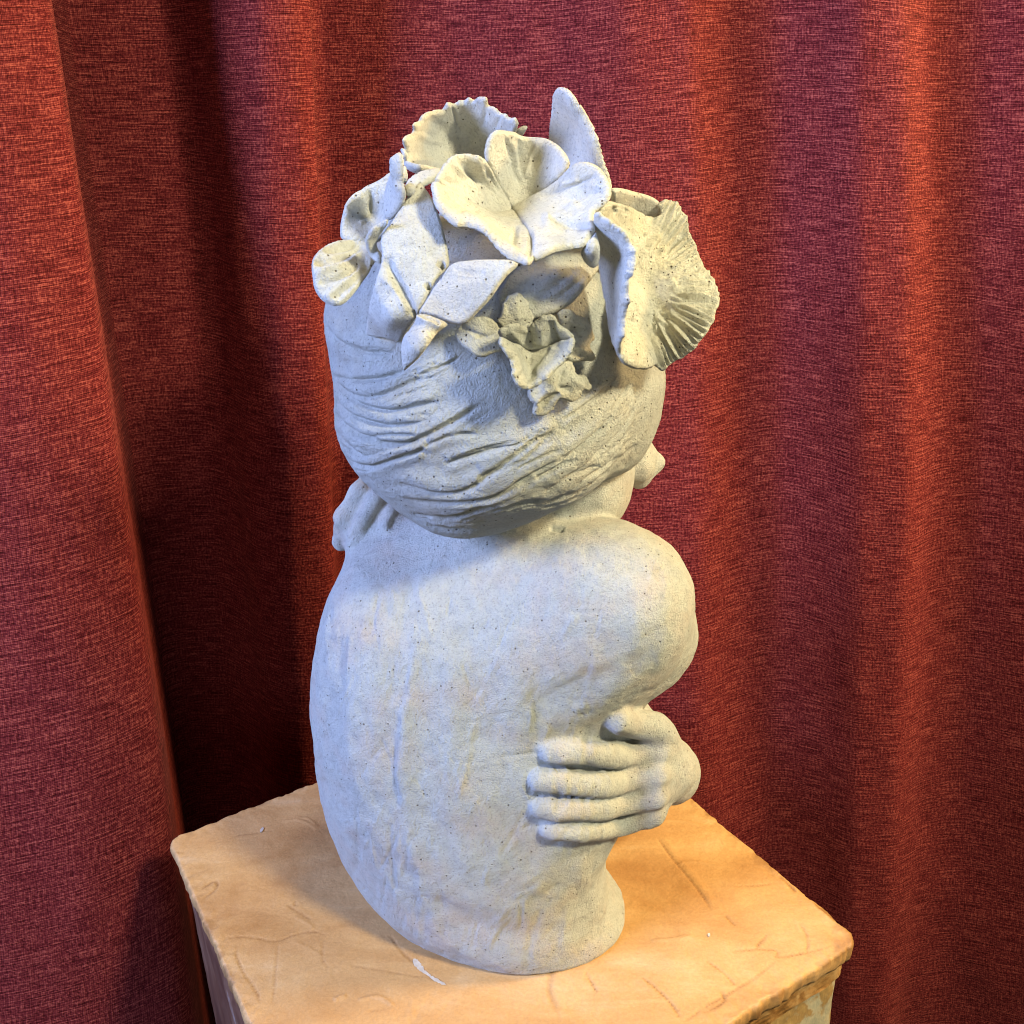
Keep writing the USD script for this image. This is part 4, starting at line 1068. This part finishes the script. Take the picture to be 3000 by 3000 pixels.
# the three pointed leaves at the lower left
lv = flower('leaf_spray', 'spray of three pointed leaves at the left of the crown')
piece(lv, 'leaf', CLAY_PETAL, 'tall leaf with a crease down its length', soft=1, outline=[(985, -496), (985, -496), (1020, -450), (1065, -390), (1105, -320), (1150, -200), (1195, -50), (1225, 100), (1245, 225), (1200, 280), (1130, 350), (1060, 470), (1000, 600), (940, 700), (860, 800), (815, 900), (760, 882), (700, 862), (600, 852), (508, 838), (515, 760), (535, 640), (548, 560), (575, 450), (605, 350), (640, 250), (650, 170), (655, 110), (640, 60), (640, 0), (690, -80), (750, -175), (800, -240), (850, -330), (890, -410), (950, -460)], crop=D,
      depths=[(985, -490, .548), (850, -320, .537), (690, -80, .524), (640, 60, .518), (1150, -200, .528), (1240, 210, .508), (950, -100, .521), (900, 200, .507), (640, 250, .511), (600, 420, .506), (520, 780, 'h', .004), (760, 870, 'h', .005), (1000, 560, .494), (800, 500, .500), (720, 700, .499)],
      strokes=[([(690, 160), (740, 280), (820, 420), (900, 570), (920, 640)], 7, -.0032), ([(640, 320), (740, 420), (820, 540), (880, 640)], 8, .0014), ([(900, -180), (1050, -190), (1130, -200)], 3, -.0005), ([(880, -160), (1040, -160), (1150, -165)], 3, -.0005), ([(760, 60), (1000, 120), (1200, 110)], 3, -.0005), ([(780, 100), (1000, 160), (1180, 160)], 3, -0.0005), ([(1150, 262), (1170, 245), (1188, 232)], 5, -0.006), ([(1045, 445), (1062, 428), (1078, 410)], 5, -0.006), ([(918, 655), (934, 642), (950, 632)], 4, -0.005)], seed=51, thick=0.0055)
piece(lv, 'leaf', CLAY_PETAL, 'curled lip at the left side of the tall leaf', outline=[(860, 1312), (800, 1345), (760, 1370), (715, 1395), (680, 1450), (663, 1500), (666, 1570), (690, 1630), (730, 1680), (770, 1705), (800, 1690), (802, 1620), (760, 1570), (740, 1520), (760, 1470), (810, 1400), (850, 1360)], crop=A,
      depths=[(855, 1320, .516), (715, 1395, .517), (665, 1530, .521), (730, 1680, .524), (800, 1680, .520), (745, 1520, .530), (810, 1400, .524)], seed=52, thick=0.006, step=2.2)
piece(lv, 'leaf', CLAY_PETAL, 'leaf pointing right', soft=1, outline=[(1838, 205), (1838, 215), (1780, 180), (1600, 180), (1400, 186), (1290, 200), (1235, 240), (1180, 330), (1120, 400), (1070, 480), (1010, 570), (960, 650), (1040, 660), (1130, 680), (1205, 722), (1290, 748), (1380, 742), (1440, 690), (1505, 618), (1600, 520), (1680, 400), (1750, 310), (1832, 245)], crop=D,
      depths=[(1830, 215, .484), (1600, 180, .490), (1290, 200, .498), (1070, 480, .495), (970, 640, .491), (1200, 715, .486), (1400, 735, .481), (1600, 520, .479), (1750, 310, .481), (1350, 450, .4865), (1550, 320, .4845)],
      strokes=[([(1290, 270), (1420, 300), (1560, 310)], 2.4, -.0008), ([(1300, 300), (1420, 325), (1570, 330)], 2.4, -.0008), ([(1240, 350), (1400, 360), (1560, 355)], 2.4, -.0006), ([(1130, 380), (1160, 350), (1190, 350)], 5, -.0010)], seed=53, thick=0.0058)
piece(lv, 'leaf', CLAY_PETAL, 'small folded leaf pointing down', soft=1, outline=[(975, 650), (940, 750), (880, 820), (842, 862), (826, 950), (832, 1100), (845, 1152), (845, 1152), (900, 1102), (980, 1032), (1060, 922), (1130, 822), (1225, 752), (1225, 752), (1205, 722), (1130, 690), (1050, 655)], crop=D,
      depths=[(975, 650, .489), (880, 820, .487), (826, 950, .486), (845, 1150, .484), (980, 1030, .478), (1130, 820, .478), (1220, 748, .480), (1060, 690, .482), (1000, 850, .474), (930, 950, .475)],
      strokes=[([(985, 680), (1020, 730), (1060, 765), (1130, 775), (1210, 752)], 5, .0030), ([(1010, 650), (1060, 700), (1150, 720)], 7, -.0020)], seed=54, thick=0.0065)

# small ruffled flower on the hair
fl = flower('small_ruffled_flower', 'small ruffled flower with a cupped centre on the side of the hair')
K = dict(crop=E5, soft=1, jag=2.6, jagf=8, thick=0.0056, step=2.3, rough=0.0006)
piece(fl, 'petal', CLAY_ROUGH, outline=[(242, 680), (280, 620), (330, 580), (380, 550), (470, 520), (555, 535), (600, 580), (660, 640), (720, 760), (660, 820), (600, 845), (560, 850), (490, 888), (430, 880), (380, 830), (320, 790), (262, 735)], depths=[(245, 690, 'h', .006), (400, 560, 'h', .014), (560, 540, 'h', .012), (700, 760, 'h', .010), (480, 880, 'h', .012), (330, 790, 'h', .010), (460, 700, 'h', .012)], strokes=[([(300, 600), (430, 680), (560, 720)], 4, -.0014), ([(430, 720), (520, 700), (590, 690)], 3, -.0012)], seed=61, **K)
piece(fl, 'petal', CLAY_ROUGH, outline=[(605, 565), (640, 520), (655, 470), (660, 410), (720, 340), (775, 312), (820, 330), (850, 370), (892, 392), (880, 440), (905, 480), (935, 515), (920, 620), (860, 680), (700, 660), (630, 600)], depths=[(620, 560, 'h', .008), (660, 410, 'h', .012), (780, 315, 'h', .014), (890, 400, 'h', .010), (930, 520, 'h', .008), (760, 480, 'h', .011), (800, 660, 'h', .006)], strokes=[([(770, 350), (770, 460), (790, 560)], 5, .0012), ([(700, 400), (710, 500)], 4, -.001)], seed=62, **K)
piece(fl, 'petal', CLAY_ROUGH, outline=[(1128, 510), (1170, 462), (1260, 466), (1285, 505), (1370, 540), (1430, 610), (1438, 660), (1465, 720), (1420, 760), (1418, 830), (1480, 890), (1460, 912), (1370, 908), (1300, 932), (1210, 900), (1200, 750), (1180, 640)], depths=[(1130, 520, 'h', .010), (1260, 470, 'h', .016), (1430, 620, 'h', .012), (1470, 890, 'h', .012), (1300, 920, 'h', .013), (1200, 760, 'h', .010), (1320, 720, 'h', .013)], strokes=[([(1240, 640), (1320, 660), (1330, 720)], 4, -.0022), ([(1250, 800), (1340, 820), (1440, 890)], 6, .002), ([(1260, 860), (1350, 870)], 4, -.0014), ([(1180, 540), (1300, 600), (1400, 640)], 5, .001)], seed=63, **K)
piece(fl, 'petal', CLAY_ROUGH, outline=[(1190, 920), (1230, 905), (1280, 915), (1270, 950), (1290, 990), (1310, 1030), (1380, 1040), (1402, 1090), (1440, 1120), (1412, 1180), (1350, 1160), (1332, 1230), (1300, 1250), (1248, 1272), (1190, 1242), (1150, 1230), (1120, 1320), (1080, 1362), (970, 1405), (910, 1352), (940, 1300), (890, 1250), (870, 1150), (980, 1080), (1090, 1000)], depths=[(1230, 915, 'h', .010), (1300, 1020, 'h', .016), (1430, 1130, 'h', .010), (1250, 1265, 'h', .012), (1150, 1200, 'h', .016), (970, 1400, 'h', .008), (900, 1250, 'h', .012), (960, 1120, 'h', .010), (1100, 1100, 'h', .017), (1050, 1320, 'h', .010)], strokes=[([(1180, 1000), (1150, 1100), (1160, 1160), (1250, 1150)], 6, -.0030), ([(930, 1280), (1020, 1200), (1080, 1140)], 5, .0016), ([(960, 1300), (1050, 1240), (1150, 1180)], 5, -.0024), ([(1220, 1060), (1300, 1110), (1360, 1140)], 6, .0016)], seed=64, **K)
piece(fl, 'petal', CLAY_ROUGH, 'back rim of the cupped centre', outline=[(618, 690), (635, 635), (705, 597), (790, 590), (850, 612), (898, 640), (905, 600), (985, 540), (1080, 505), (1118, 530), (1150, 590), (1240, 655), (1290, 692), (1285, 740), (1180, 760), (1080, 800), (950, 815), (820, 790), (700, 740)], depths=[(620, 690, 'h', .026), (705, 597, 'h', .030), (895, 640, 'h', .020), (1080, 505, 'h', .034), (1285, 710, 'h', .028), (950, 790, 'h', .010), (780, 720, 'h', .014), (1050, 650, 'h', .022), (1180, 750, 'h', .014)], strokes=[([(895, 640), (900, 700), (910, 780)], 4, -.003), ([(1090, 540), (1100, 640), (1150, 740)], 5, -.0026), ([(980, 570), (1000, 680), (980, 760)], 9, .0024), ([(700, 620), (780, 690), (850, 750)], 7, .0018)], seed=65, **K)
piece(fl, 'petal', CLAY_ROUGH, 'front of the cupped centre', outline=[(622, 700), (640, 775), (690, 840), (728, 900), (738, 990), (760, 1080), (812, 1140), (880, 1162), (940, 1132), (1030, 1080), (1112, 1000), (1180, 930), (1252, 850), (1292, 760), (1290, 700), (1230, 730), (1150, 745), (1050, 790), (950, 800), (850, 800), (740, 745), (660, 715)], depths=[(625, 705, 'h', .032), (690, 840, 'h', .034), (738, 990, 'h', .034), (880, 1160, 'h', .030), (1030, 1080, 'h', .032), (1180, 930, 'h', .032), (1290, 720, 'h', .034), (900, 880, 'h', .010), (1000, 860, 'h', .012), (850, 820, 'h', .008), (1050, 800, 'h', .010), (820, 1000, 'h', .022), (950, 1020, 'h', .020)], strokes=[([(870, 870), (900, 980), (900, 1100)], 7, -.0014), ([(700, 820), (760, 900), (790, 1040)], 6, .001), ([(1150, 800), (1060, 920), (960, 1060)], 7, .0014)], seed=66, **K)
